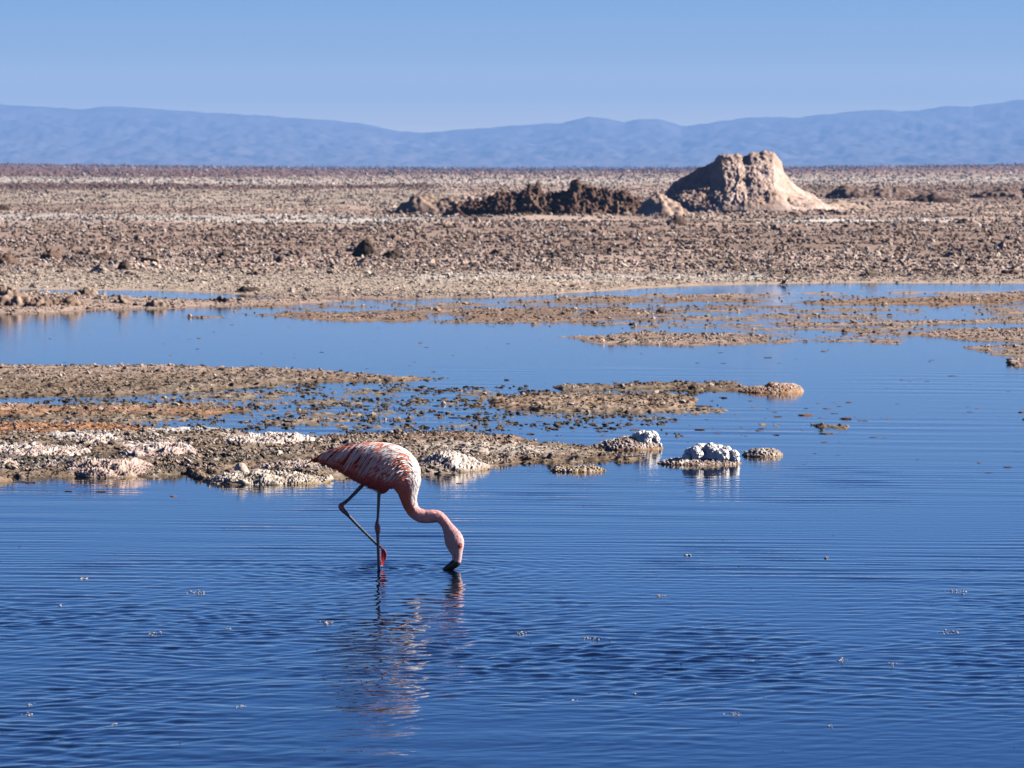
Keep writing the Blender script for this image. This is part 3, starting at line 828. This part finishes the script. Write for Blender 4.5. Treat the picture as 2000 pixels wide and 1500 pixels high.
# outcrops of the near bank: knobbly nodular crust
def nod(a, w, seed, b=.012):
    def fn(P, h):
        return a * (0.60 - worley3(P / w + .35 * np.stack([vnoise3(P / w * 1.3, seed + 20)] * 3, 1), seed)) * 1.9 + b * vnoise3(P / (w * 3.2), seed + 4) + a * .55 * vnoise3(P / (w * .38), seed + 8) + .022 * vnoise3(P / .16, seed + 9) * (w > .04)
    return fn
for vb, pr, dp, lb, sd_, bc, sl, zb in [
        (933, [(118, 932), (124, 920), (136, 908), (152, 901), (176, 899), (200, 898), (226, 897), (246, 901), (264, 908), (280, 914), (292, 922), (300, 932)], 1.1,
         'broad knobbly pinkish salt outcrop at the water edge on the left', 110, (.46, .34, .29), (.62, .50, .45), 0.0),
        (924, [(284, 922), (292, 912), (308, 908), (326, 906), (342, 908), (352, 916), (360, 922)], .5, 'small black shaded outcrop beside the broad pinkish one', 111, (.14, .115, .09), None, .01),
        (868, [(432, 867), (446, 856), (470, 851), (500, 849), (540, 848), (575, 850), (596, 854), (606, 861), (606, 867)], .9,
         'flat pale outcrop at the back of the near bank', 112, (.58, .49, .43), (.74, .68, .62), None),
        (947, [(390, 946), (410, 936), (440, 928), (470, 925), (510, 924), (560, 928), (600, 934), (640, 938)], .8,
         'low whitish nodular crust in front of the round stone', 113, (.42, .36, .29), (.74, .68, .61), 0.0),
        (922, [(500, 920), (512, 908), (535, 903), (560, 902), (590, 900), (615, 906), (640, 914), (655, 921)], .8,
         'dark faced crust outcrop left of the flamingo tail', 114, (.36, .29, .24), (.62, .54, .48), .02),
        (922, [(812, 921), (820, 900), (836, 886), (860, 879), (885, 880), (905, 887), (925, 897), (940, 908), (952, 919)], .9,
         'white crusted outcrop with a dark crack right of the flamingo breast', 115, (.50, .42, .37), (.76, .69, .64), 0.0),
        (894, [(226, 893), (240, 880), (264, 873), (300, 870), (340, 871), (366, 878), (376, 888), (378, 893)], 1.0,
         'low pink and white crust swelling behind the left outcrop', 116, (.46, .34, .30), (.72, .64, .60), None),
        (866, [(124, 865), (140, 857), (170, 853), (210, 855), (234, 864)], .8, 'low white crust swelling near the orange strip', 117, (.50, .40, .34), (.76, .70, .64), None),
        (892, [(-80, 890), (-30, 880), (20, 877), (60, 878), (110, 880), (150, 884), (160, 890)], .9, 'long low pinkish crust swelling by the left edge', 118, (.48, .38, .33), (.74, .68, .63), None),
        (910, [(-60, 909), (-20, 901), (10, 899), (26, 904), (34, 909)], .6, 'pink crust lump above the dark hollow at the left edge', 119, (.50, .40, .34), None, None)]:
    pr = [(a, vb - (vb - b) * (.70 if b < vb - 3 else 1)) for a, b in pr]
    mound('crust_outcrop', lb, 'outcrop', vb, pr, dp, col_from(bc, salt=sl, seed=sd_, sc=11, orange=(.22, .15, .07) if zb == 0.0 else None),
          nod(.010, .024, sd_, .030), M_ROCK, du=.5, vert=110, zbase=zb)
# round stone on the bank
mound('round_stone', 'single smooth round beige stone near the water left of the flamingo', 'stone', 924,
      [(455, 923), (457, 914), (461, 908), (467, 905), (473, 905), (479, 909), (483, 915), (486, 923)], .13,
      col_from((.60, .50, .42), seed=120, sc=14), lumpy(.004, .05, .002, .02, 0, 1, 121), M_ROCK, du=.4, vert=60, zbase=0.048)
mound('round_stone', 'flat pale pink lump beside the smooth round stone', 'stone', 924,
      [(486, 923), (492, 918), (504, 916), (514, 919), (518, 923)], .10,
      col_from((.58, .48, .43), seed=122, sc=14), lumpy(.004, .05, .002, .02, 0, 1, 123), M_ROCK, du=.4, vert=40, zbase=0.034)

# islets: dark crusted plate with (or without) a cauliflower cap of white salt
def salt_cap(name, blobs, parent, seed, zoff):
    """blobs: (x, y, z, r) relative to the islet; union of lumpy spheres"""
    P, Fa, Cx = [], [], []; off = 0
    rng = np.random.default_rng(seed)
    v0, f0 = ico(5)
    for (bx, by, bz, r) in blobs:
        p = v0 * np.array((1.0, 1.0, .9)) * r
        q = p + np.array((bx, by, bz))
        d = r * .15 * (.62 - worley3(q / (r * .60), seed)) * 1.9 + r * .17 * (.6 - worley3(q / (r * .30), seed + 4)) * 1.6 + r * .10 * (.6 - worley3(q / (r * .15), seed + 6)) * 1.5 + r * .05 * vnoise3(q / (r * .07), seed + 9)
        q = q + v0 * d[:, None]
        c = np.array((.88, .875, .86)) * (1 + .04 * vnoise3(q / (r * .6), seed + 3))[:, None]
        P.append(q); Fa.append(f0 + off); Cx.append(c); off += len(q)
    o = make_mesh(name, np.concatenate(P), np.concatenate(Fa), M_SALT, True, np.clip(np.concatenate(Cx), 0, .93), parent)
    o.location = (0, 0, zoff)
    return o
def islet(name, label, vb, prof, depth, seed, bc, sl, caps=None, capseed=0, org=(.30, .17, .06)):
    prof = np.array(prof, float)
    um = (prof[0, 0] + prof[-1, 0]) / 2
    x, y, _ = world(um, vb, 0.0); y += depth * .5
    root = empty(name, (x, y, 0))
    tag(root, label, 'islet', 'crusted islets in the open water')
    o, s = mound('crust_base', None, None, vb, prof, depth, col_from(bc, salt=sl, seed=seed, sc=14, orange=org),
                 nod(.011, .028, seed, .006), M_ROCK, du=.4, vert=90, zbase=-.004)
    o.parent = root; o.location = (0, 0, -.004)
    if caps:
        bl = []
        for (cu_, cv_, r) in caps:
            bl.append(((cu_ - um) * s, random.uniform(-.14, .16) * depth, (vb - cv_) * s - depth * .5 * CAMH / y - r * s * .15, r * s * 1.3))
        cp = salt_cap('salt_cap', bl, root, capseed, 0.0)
    return root
islet('salt_islet', 'dark crusted islet with a small white salt lump on its right end', 879,
      [(1150, 878), (1158, 873), (1172, 869), (1190, 863), (1210, 858), (1228, 855), (1245, 862), (1270, 863), (1285, 868), (1292, 874), (1296, 878)],
      .5, 201, (.30, .235, .20), (.66, .58, .52),
      [(1243, 851, 5.5), (1249, 847, 5), (1256, 850, 8), (1266, 849, 7), (1276, 851, 8), (1282, 857, 6), (1262, 858, 8), (1272, 860, 8), (1252, 856, 6), (1284, 864, 4), (1290, 868, 3)], 211)
islet('salt_islet', 'islet carrying the largest white cauliflower salt crust', 909,
      [(1288, 908), (1300, 904), (1316, 900), (1335, 899), (1360, 899), (1400, 899), (1430, 900), (1443, 903), (1449, 908)],
      .55, 202, (.32, .25, .21), (.72, .65, .58),
      [(1342, 891, 6), (1350, 884, 8), (1348, 895, 7), (1360, 878, 7), (1363, 888, 10), (1374, 875, 8), (1377, 886, 12), (1390, 877, 10), (1395, 889, 13), (1406, 879, 9),
       (1411, 889, 12), (1422, 881, 8), (1425, 891, 11), (1434, 887, 8), (1437, 896, 7), (1384, 896, 9), (1402, 897, 9), (1420, 899, 7), (1362, 897, 8), (1441, 901, 4), (1368, 871, 5), (1391, 870, 5)], 212)
islet('salt_islet', 'small flat oval crust islet furthest right', 892,
      [(1452, 891), (1458, 884), (1470, 880), (1490, 878), (1512, 879), (1524, 883), (1531, 890)],
      .36, 203, (.36, .29, .24), (.70, .63, .56))
islet('salt_islet', 'thin flat tan crust islet in front of the bank', 922,
      [(1078, 921), (1086, 915), (1110, 913), (1140, 912), (1168, 914), (1184, 920)],
      .3, 204, (.40, .30, .20), (.60, .52, .43))
islet('salt_islet', 'rusty sided islet topped with pale pink salt at the tip of the thin bar', 768,
      [(1448, 766), (1470, 760), (1500, 757), (1508, 752), (1520, 751), (1535, 752), (1552, 753), (1566, 758), (1573, 766)],
      .9, 205, (.34, .21, .14), (.66, .58, .54),
      [(1512, 755, 4.5), (1519, 754, 4.5), (1526, 755, 4.5), (1533, 755, 4.5), (1540, 754, 4.5), (1547, 755, 4.5), (1554, 756, 4.5), (1561, 758, 4.5)], 215)

# ------------------------------------------------------------------ the flamingo
FU, FV = 741.0, 1113.0
fx, fy, _ = world(FU, FV)
FS = fy / F                       # metres per photo pixel at the bird
bird = empty('flamingo', (fx, fy, 0))
tag(bird, 'pink flamingo wading on one leg with its head down feeding', 'flamingo')
def L(u, v, y=0.0):               # photo pixel -> bird-local metres
    return np.array(((u - FU) * FS, y * FS, (FV - v) * FS))
# spine: u, v, half height, half width (px), direction follows the curve
SP = [(611, 899.5, 2.5, 2.5), (620, 898, 5.5, 5), (636, 895, 11.5, 9), (660, 895, 21, 16), (686, 899, 31.5, 22), (712, 903.5, 40, 27), (738, 909, 45.5, 31), (764, 915.5, 48, 32),
      (783, 926, 42, 30), (793, 941, 31, 25), (796.5, 956, 22, 20), (798, 970, 16.5, 16), (801, 984, 13.8, 13.5), (807, 996, 12.8, 12.5), (817, 1004.5, 12.8, 12.2), (831, 1008.5, 13, 12),
      (846, 1007.5, 12.3, 11.5), (857, 1008.8, 11, 10.8), (866, 1016, 10, 9.8), (873, 1026, 10.5, 10), (880, 1038, 14, 12), (885.5, 1050, 17.8, 14), (889, 1062, 18, 13.5), (891, 1073, 14.5, 10.5), (892.5, 1081, 10.5, 7.5)]
SPn = np.array(SP, float)
def catmull(A, t):
    n = len(A) - 1
    t = np.clip(np.asarray(t, float), 0, n - 1e-6); i = t.astype(int); f = (t - i)[..., None]
    p0 = A[np.clip(i - 1, 0, n)]; p1 = A[i]; p2 = A[np.clip(i + 1, 0, n)]; p3 = A[np.clip(i + 2, 0, n)]
    return .5 * ((2 * p1) + (-p0 + p2) * f + (2 * p0 - 5 * p1 + 4 * p2 - p3) * f ** 2 + (-p0 + 3 * p1 - 3 * p2 + p3) * f ** 3)
def body_surf(t, th, off=0.0):
    """point and outward normal on the body in px space (u, y, v); th: 0 = towards us, pi/2 = back, -pi/2 = belly"""
    t = np.asarray(t, float); th = np.asarray(th, float)
    a = catmull(SPn, t); b = catmull(SPn, np.minimum(t + .05, len(SPn) - 1.001)); c = catmull(SPn, np.maximum(t - .05, 0))
    tu, tv = b[..., 0] - c[..., 0], b[..., 1] - c[..., 1]
    ln = np.hypot(tu, tv) + 1e-9; tu /= ln; tv /= ln
    nu_, nv_ = tv, -tu                      # 'up' side of the spine in the picture
    s, co = np.sin(th), np.cos(th)
    wy = np.sign(co) * np.abs(co) ** .9
    u = a[..., 0] + nu_ * s * (a[..., 2] + off); v = a[..., 1] + nv_ * s * (a[..., 2] + off)
    y = -wy * (a[..., 3] + off)
    nrm = np.stack([nu_ * s / a[..., 2], -co / a[..., 3], nv_ * s / a[..., 2]], -1)
    nrm /= np.linalg.norm(nrm, axis=-1, keepdims=True) + 1e-9
    return np.stack([u, y, v], -1), nrm
def px2m(P):
    return np.stack([(P[..., 0] - FU) * FS, P[..., 1] * FS, (FV - P[..., 2]) * FS], -1)
PALE = np.array((.82, .63, .65)); WHITE = np.array((.93, .87, .85)); ROSE = np.array((.76, .27, .265)); CRIM = np.array((.48, .045, .02)); CORAL = np.array((.80, .20, .11))
NECK = np.array((.88, .45, .43)); DEEP = np.array((.46, .085, .08))
def body_colour(t, th):
    t = np.asarray(t, float); th = np.asarray(th, float)
    s = np.sin(th)
    c = np.tile(ROSE, t.shape + (1,)).reshape(t.shape + (3,))
    def mix(c, col, k): k = np.clip(k, 0, 1)[..., None]; return c * (1 - k) + np.array(col) * k
    c = mix(c, DEEP, sstep(.0, -.8, s) * sstep(11, 8, t))  # deep rose belly, darkened to paint in the shade underneath
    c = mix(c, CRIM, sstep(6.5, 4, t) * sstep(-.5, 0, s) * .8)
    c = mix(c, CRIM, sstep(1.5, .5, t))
    c = mix(c, WHITE, sstep(.1, .6, s) * sstep(4, 6.5, t) * sstep(15, 11, t) * .9)  # pale plumage, painted whiter where sun strikes back and breast
    c = mix(c, CORAL * .9, sstep(9.0, 10.5, t) * sstep(14.5, 12.5, t) * sstep(.6, -.2, s) * .8)
    c = mix(c, NECK, sstep(12.5, 14.5, t))
    c = mix(c, (.74, .44, .43), sstep(18, 20, t))
    return c
def build_body():
    ts = np.concatenate([np.linspace(0, 19, 190), np.linspace(19.05, len(SP) - 1.001, 60)])
    th = np.linspace(0, 2 * math.pi, 49)[:-1]
    T, H = np.meshgrid(ts, th, indexing='ij')
    P, N = body_surf(T, H)
    q = px2m(P)
    rough = vnoise3(q.reshape(-1, 3) / .012, 5).reshape(T.shape) * .9 * sstep(20, 17, T) * (1 - .4 * sstep(11, 12, T)) \
        + vnoise3(q.reshape(-1, 3) / .004, 6).reshape(T.shape) * .35
    # eye socket
    P = P + N * rough[..., None]
    q = px2m(P)
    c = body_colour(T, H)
    n = vnoise3((q * np.array((1, 1, 1)) / .006).reshape(-1, 3), 9).reshape(T.shape)
    c = c * (1 + .13 * n)[..., None]
    # bare skin patch around the eye
    er = np.hypot((P[..., 0] - 899) / 4.5, (P[..., 2] - 1065) / 6.5)
    k = sstep(1.25, .6, er)[..., None] * .95
    c = c * (1 - k) + np.array((.26, .04, .03)) * k
    # pale lores towards the bill
    k = sstep(1070, 1078, P[..., 2])[..., None] * sstep(22, 23, T)[..., None] * .55
    c = c * (1 - k) + np.array((.86, .66, .62)) * k
    nr, nc = T.shape
    a = np.arange(nr * nc).reshape(nr, nc); b = np.roll(a, -1, 1)
    f = np.stack([a[:-1], b[:-1], b[1:], a[1:]], -1).reshape(-1, 4)
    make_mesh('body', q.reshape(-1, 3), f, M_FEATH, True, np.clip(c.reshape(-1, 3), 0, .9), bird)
build_body()
def feathers(name, specs, label=None):
    """specs rows: t0, th0, dt, dth, width px, off0, off1, r,g,b, curve"""
    sp = np.array(specs, float); N = len(sp); K = 7
    s = np.linspace(0, 1, K)
    t = sp[:, 0:1] + sp[:, 2:3] * s; th = sp[:, 1:2] + sp[:, 3:4] * (s ** 1.0) + sp[:, 10:11] * s * s
    P, Nn = body_surf(np.maximum(t, 0.0), th)
    # beyond the end of the body continue straight
    ov = np.minimum(t, 0.0)
    P[..., 0] += ov * 14.0; P[..., 2] += -ov * 9.0
    off = sp[:, 5:6] + (sp[:, 6:7] - sp[:, 5:6]) * s
    P = P + Nn * off[..., None]
    D = np.gradient(P, axis=1); D /= np.linalg.norm(D, axis=-1, keepdims=True) + 1e-9
    W = np.cross(Nn, D); W /= np.linalg.norm(W, axis=-1, keepdims=True) + 1e-9
    prof = np.sin(np.clip(s * .86 + .10, 0, 1) * math.pi) ** .6
    prof[-1] = .05
    wd = sp[:, 4:5] * prof * .5
    Lf = P - W * wd[..., None]; Rt = P + W * wd[..., None]
    Md = P + Nn * (wd * .12)[..., None]
    V = np.stack([Lf, Md, Rt], 2).reshape(N, K * 3, 3)
    V = px2m(V)
    fl = []
    for i in range(K - 1):
        for j in range(2):
            fl.append((i * 3 + j, i * 3 + j + 1, (i + 1) * 3 + j + 1, (i + 1) * 3 + j))
    f = (np.array(fl)[None] + (np.arange(N) * K * 3)[:, None, None]).reshape(-1, 4)
    c = np.repeat(sp[:, 7:10], K * 3, 0)
    sh = np.tile(np.repeat(.86 + .2 * s, 3), N)[:, None]
    o = make_mesh(name, V.reshape(-1, 3), f, M_FEATH, True, np.clip(c * sh, 0, .9), bird)
    if label: o['label'] = label
    return o
def plumage():
    rng = np.random.default_rng(3)
    sp = []
    PI = math.pi
    # short contour feathers all over body and breast
    for i in range(3600):
        t = rng.uniform(1.5, 12.5); th = rng.uniform(0, 2 * PI)
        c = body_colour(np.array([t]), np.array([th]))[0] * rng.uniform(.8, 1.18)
        ln = rng.uniform(.25, .55) * (1 if t < 8 else .9)
        wdt = rng.uniform(2.2, 4.5) if t < 9 else rng.uniform(1.4, 2.6)
        sgn = math.cos(th)
        sp.append((t, th, -ln, rng.normal(0, .05) - .12 * sgn, wdt, .3, rng.uniform(.8, 2.6 if t < 6.5 else 1.4), *c, 0))
    # fluffy belly fringe
    for i in range(420):
        t = rng.uniform(2.5, 7.4); th = -PI / 2 + rng.normal(0, .35)
        c = (DEEP * .6 + ROSE * .4) * rng.uniform(.8, 1.2)
        if t < 4.5: c = c * .5 + PALE * .4
        sp.append((t, th, -rng.uniform(.15, .5), rng.normal(0, .1), rng.uniform(.8, 2), 0, rng.uniform(1.5, 6.5), *c, 0))
    # neck down
    for i in range(1500):
        t = rng.uniform(11, 21.5); th = rng.uniform(0, 2 * PI)
        c = body_colour(np.array([t]), np.array([th]))[0] * rng.uniform(.85, 1.15)
        sp.append((t, th, rng.uniform(.1, .35), rng.normal(0, .08), rng.uniform(.7, 1.5), .1, rng.uniform(.3, .9), *c, 0))
    # white fluffy breast tuft
    for i in range(120):
        t = rng.normal(7.6, .5); th = rng.normal(.35, .3)
        c = WHITE * rng.uniform(.8, 1.05) if rng.random() < .6 else CORAL * rng.uniform(.6, 1)
        sp.append((t, th, -rng.uniform(.1, .4), -rng.uniform(.1, .35), rng.uniform(1, 2.6), .8, rng.uniform(2, 5.5), *c, 0))
    feathers('plumage', sp)
    # wing: long drooping feathers, one wing each side
    for side in (1, -1):
        sp = []
        def W(t, th, dt, dth, wd, o0, o1, c, cv=0.0):
            if side < 0: th2, dth2, cv2 = PI - th, -dth, -cv
            else: th2, dth2, cv2 = th, dth, cv
            sp.append((t, th2, dt, dth2, wd, o0, o1, *c, cv2))
        # flight feathers (crimson and dark) under the coverts
        for i in range(150):
            t = rng.uniform(3.0, 6.4); th = rng.uniform(.35, 1.2)
            W(t, th, -rng.uniform(.8, 1.6), -rng.uniform(.5, 1.0), rng.uniform(4, 7), .5, 1.6, CRIM * rng.uniform(.2, .85))
        for i in range(70):
            t = rng.uniform(1.6, 4.0); th = rng.uniform(-.1, .9)
            W(t, th, -rng.uniform(.8, 1.5), -rng.uniform(.1, .5), rng.uniform(3, 6), .6, 1.8, CRIM * rng.uniform(.2, .9))
        # long pale drooping plumes in bundles
        for b in range(13):
            tb = 2.3 + b * .38 + rng.normal(0, .06); thb = rng.uniform(1.1, 1.45)
            dl = rng.uniform(.85, 1.25); dd = rng.uniform(1.3, 1.9) * (1 if tb > 3.2 else .62)
            for j in range(6):
                c = PALE * rng.uniform(.55, .95)
                W(tb + rng.normal(0, .07), thb + rng.normal(0, .07), -dl * rng.uniform(.85, 1.1), -dd * rng.uniform(.75, 1.1), rng.uniform(1.3, 2.9),
                  1.6, rng.uniform(2.4, 4.0), c, -rng.uniform(.2, .4))
        # scapulars on top: coral streaks over pale feathers, whitened to paint in sunlight
        for i in range(150):
            t = rng.uniform(5.0, 7.8); th = rng.uniform(.7, 1.5)
            c = (CORAL if rng.random() < .30 else WHITE) * rng.uniform(.85, 1.05)
            W(t, th, -rng.uniform(.5, 1.0), -rng.uniform(.15, .4), rng.uniform(2, 4.2), 1.2, rng.uniform(2, 3.4), c, -.1)
        # side coverts: lavender pink
        for i in range(110):
            t = rng.uniform(6.0, 8.0); th = rng.uniform(-.15, .7)
            c = (PALE * .9 if rng.random() < .6 else (CORAL * .8 if rng.random() < .5 else DEEP)) * rng.uniform(.8, 1.1)
            W(t, th, -rng.uniform(.4, .85), -rng.uniform(.15, .45), rng.uniform(2.2, 4.5), .9, rng.uniform(1.5, 3.4), c, -.1)
        feathers('wing', sp)
    # tail: scarlet tapering feathers
    sp = []
    for i in range(70):
        t = rng.uniform(.8, 3.0); th = rng.uniform(-.2, PI + .2)
        ext = -(t + rng.uniform(.3, 1.25)); 
        sp.append((t, th, ext, (PI / 2 - th) * .6, rng.uniform(2.5, 4.5), .5, .8, *(CORAL * np.array((.75, .55, .5)) * rng.uniform(.6, 1.05)), 0))
    feathers('tail', sp, 'scarlet pointed tail')
plumage()
def tube(path, rad, seg=14, name='tube', mat=None, colf=None, parent=None, sub=6, flat=None):
    """smooth tapered tube through path (m), radii; colf(s)->colour with s = 0..1"""
    A = np.concatenate([np.array(path, float), np.array(rad, float)[:, None]], 1)
    if flat is not None: A = np.concatenate([A, np.array(flat, float)[:, None]], 1)
    n = len(path)
    t = np.linspace(0, n - 1.001, (n - 1) * sub + 1)
    C = catmull(A, t); D = np.gradient(C[:, :3], axis=0); D /= np.linalg.norm(D, axis=1, keepdims=True) + 1e-9
    ref = np.array((0, 1.0, 0))
    B = np.cross(D, ref); B /= np.linalg.norm(B, axis=1, keepdims=True) + 1e-9
    Cx = np.cross(B, D)
    th = np.linspace(0, 2 * math.pi, seg + 1)[:-1]
    fy_ = C[:, 4] if flat is not None else np.ones(len(t))
    P = C[:, None, :3] + C[:, 3][:, None, None] * (np.cos(th)[None, :, None] * B[:, None] + (fy_[:, None] * np.sin(th)[None])[..., None] * Cx[:, None])
    nr = len(t)
    V = np.concatenate([P.reshape(-1, 3), C[:1, :3], C[-1:, :3]])
    a = np.arange(nr * seg).reshape(nr, seg); b = np.roll(a, -1, 1)
    f = np.stack([a[:-1], b[:-1], b[1:], a[1:]], -1).reshape(-1, 4)
    i0, i1 = nr * seg, nr * seg + 1
    cap0 = np.stack([a[0], b[0], np.full(seg, i0), np.full(seg, i0)], -1)
    cap1 = np.stack([b[-1], a[-1], np.full(seg, i1), np.full(seg, i1)], -1)
    tri = np.concatenate([np.stack([f[:, 0], f[:, 1], f[:, 2]], -1), np.stack([f[:, 0], f[:, 2], f[:, 3]], -1), cap0[:, :3], cap1[:, :3]])
    s = t / (n - 1)
    c = np.array([colf(x) for x in s])
    cols = np.concatenate([np.repeat(c, seg, 0), c[:1], c[-1:]])
    return make_mesh(name, V, tri, mat, True, cols, parent)
GREY = np.array((.075, .085, .11)); PINKJ = np.array((.36, .11, .13)); RED = np.array((.30, .012, .02))
def lerp_cols(keys):
    xs = [k[0] for k in keys]; cs = np.array([k[1] for k in keys])
    return lambda s: np.array([np.interp(s, xs, cs[:, i]) for i in range(3)])
def legs():
    y0 = -9
    p = [L(741, 945, y0), L(740.6, 962, y0), L(739.5, 985, y0), L(738.2, 1010, y0), L(736.8, 1020, y0), L(737.2, 1028, y0), L(738.3, 1035, y0), L(738.2, 1045, y0), L(738.8, 1070, y0), L(739.6, 1095, y0), L(740.2, 1112, y0), L(740.4, 1120, y0)]
    r = np.array([6, 3.6, 3.1, 2.7, 3.4, 5.6, 5.4, 3.3, 2.9, 2.8, 2.9, 3.0]) * FS
    lg = tube(p, r, name='leg', mat=M_SKIN, parent=bird, colf=lerp_cols([(0, ROSE * .6), (.09, GREY), (.33, GREY), (.42, PINKJ), (.56, PINKJ), (.64, GREY), (1, GREY)]))
    # webbed foot resting on the bottom
    foot(lg, L(740.4, 1120.5, y0), 1.0, flat=True)
    y1 = 11
    p = [L(722, 932, y1), L(708, 947, y1), L(694, 962, y1), L(680, 976, y1), L(671, 983.5, y1), L(665.6, 989, y1 + 1), L(669.5, 996.5, y1 + 1), L(679, 1006, y1), L(700, 1028, y1), L(722, 1050, y1), L(737, 1064.5, y1), L(744, 1070, y1)]
    r = np.array([8, 4.2, 3.6, 3.2, 3.9, 5.4, 4.9, 3.5, 2.8, 2.6, 2.9, 3.6]) * FS
    lg = tube(p, r, name='leg', mat=M_SKIN, parent=bird, colf=lerp_cols([(0, ROSE * .6), (.09, GREY * .9), (.33, GREY * .9), (.42, PINKJ * .8), (.54, PINKJ), (.62, GREY), (.93, GREY), (1, RED)]))
    foot(lg, L(744, 1070, y1), 1.0, flat=False)
def foot(parent, org, s, flat):
    """three long toes with web between, plus a short hind toe"""
    P, Fa, Cx = [], [], []; off = 0
    toes = []
    for a in (-.55, 0.0, .55):
        pts = []
        for k in range(6):
            q = k / 5.0
            if flat:
                pts.append(org + np.array((math.cos(a) * q * .085, math.sin(a) * q * .085, -.004 + .0 * q)))
            else:
                # folded: toes bunched, hanging down from the raised ankle
                pu = np.interp(q, [0, .25, .5, .75, 1], [0, 5.5, 5.0, 3.6, 1.5]) + a * 10.5 * math.sin(min(q * 1.25, 1) * math.pi * .85 + .05)
                pv = np.interp(q, [0, .25, .5, .75, 1], [0, 6.5, 18, 28, 36])
                pts.append(org + np.array((pu * FS, a * 6 * q * FS, -pv * FS)))
        toes.append(np.array(pts))
    T = np.array(toes)                    # 3, 6, 3
    thick = .0042
    rows = []
    for k in range(6):
        w = []
        for i in range(2):
            for j in range(4):
                f = j / 4.0
                m = T[i, k] * (1 - f) + T[i + 1, k] * f
                w.append(m)
        w.append(T[2, k])
        rows.append(w)
    R = np.array(rows)                    # 6, 9, 3
    nrm = np.array((0, 0, 1.0)) if flat else np.array((.35, 1.0, .0))
    th = np.array([thick * (1.0 if j % 4 == 0 else .35) for j in range(9)])
    tp = np.linspace(1.25, .5, 6)
    A = R + nrm * (th[None, :] * tp[:, None])[..., None] * .5; B = R - nrm * (th[None, :] * tp[:, None])[..., None] * .5
    if not flat:
        A[..., 1] += .004 * tp[:, None]; B[..., 1] -= .004 * tp[:, None]
    V = np.concatenate([A.reshape(-1, 3), B.reshape(-1, 3)])
    g = grid_faces(6, 9); nA = 54
    f = [g, g[:, ::-1] + nA]
    idx = np.arange(54).reshape(6, 9)
    ring = np.concatenate([idx[0], idx[1:, -1], idx[-1, ::-1][1:], idx[::-1, 0][1:]])
    f.append(np.array([(ring[i], ring[i + 1], ring[i + 1] + nA, ring[i] + nA) for i in range(len(ring) - 1)]))
    c = np.tile(RED * (1 if not flat else .6), (108, 1))
    o = make_mesh('foot', V, np.concatenate(f), M_SKIN, True, c, parent)
    md = o.modifiers.new('smooth', 'SUBSURF'); md.levels = 1; md.render_levels = 2
legs()
def bill():
    # upper pale part then the black bent tip, one continuous horn
    p = [L(892.8, 1076), L(892.9, 1083), L(892.6, 1091), L(890.5, 1098.5), L(884.5, 1103.8), L(877, 1107.8), L(870, 1111.5), L(865.5, 1115)]
    r = np.array([11, 10.2, 9.2, 9.2, 8.4, 6.2, 4.4, 2.4]) * FS
    fl = [.72, .68, .66, .66, .7, .75, .8, .8]
    pk = np.array((.74, .47, .44)); bk = np.array((.018, .015, .015))
    tube(p, r, name='bill', mat=M_BILL, parent=bird, flat=fl, seg=20, sub=8,
         colf=lambda s: pk * (1 - sstep(.36, .40, s)) + bk * sstep(.36, .40, s))
    # mouth line: thin groove strip along the side
    for y in (-1,):
        pts = [L(889.5, 1080, -6.9), L(889, 1088, -6.4), L(886.5, 1095, -6.1), L(880, 1101.5, -5.3), L(873, 1107, -4.1)]
    tube(pts, np.array([.35, .5, .6, .6, .4]) * FS, name='mouth_line', mat=M_BILL, parent=bird, colf=lambda s: np.array((.10, .04, .035)), seg=8)
bill()
for sy in (-1, 1):
    v0, f0 = ico(3)
    e = make_mesh('eye', v0 * 2.0 * FS, f0, M_BILL, True, np.where((np.abs(v0[:, 1]) > .80)[:, None], np.array((.01, .01, .01)), np.array((.65, .45, .08))), bird)
    e.location = tuple(L(899, 1064.5, sy * 9.2))

# ------------------------------------------------------------------ the little shorebird on the far beach
def shorebird():
    x, y, _ = world(1531.5, 553.5, .03)
    z = float(ground_z(np.array([x]), np.array([y]))[0][0]); s = y / F
    root = empty('shorebird', (x, y, z)); tag(root, 'tiny dark backed white breasted wading bird on the far beach', 'bird')
    pts = [(-9, 5), (-6, 6), (-2, 8), (2, 10), (4.5, 12.5), (6, 15), (7.4, 15.6)]
    pts = [np.array((a * s, 0, b * s)) for a, b in pts]
    def colb(q): return np.array((.05, .04, .04))
    o = tube(pts, np.array([.5, 1.4, 2.9, 3.1, 2.2, 1.8, .8]) * s, name='body', mat=M_FEATH, parent=root, colf=colb, seg=16)
    co = np.array([v.co[:] for v in o.data.vertices])
    at = o.data.color_attributes['tint']
    line = np.interp(co[:, 0] / s, [-9, 2, 5, 8], [4.5, 8.5, 12.5, 15])
    c4 = np.ones((len(co), 4), np.float32); c4[:, :3] = np.where((co[:, 2] / s < line)[:, None], np.array((.78, .76, .74)), np.array((.05, .04, .04)))
    at.data.foreach_set('color', c4.ravel())
    tube([np.array((7.2 * s, 0, 15.6 * s)), np.array((9 * s, 0, 15.2 * s)), np.array((10.6 * s, 0, 14.8 * s))], np.array([.6, .4, .2]) * s, name='bill', mat=M_BILL, parent=root, colf=lambda q: np.array((.02, .02, .02)), seg=8)
    for k in (-1, 1):
        tube([np.array((-.2 * s, k * .9 * s, 6.5 * s)), np.array((.1 * s + k * .3 * s, k * .9 * s, 3.2 * s)), np.array((-.3 * s + k * .3 * s, k * .9 * s, -.6 * s))], np.array([.55, .45, .4]) * s,
             name='leg', mat=M_SKIN, parent=root, colf=lambda q: np.array((.38, .10, .08)), seg=8)
shorebird()
print('verts', sum(len(o.data.vertices) for o in S.objects if o.type == 'MESH'))
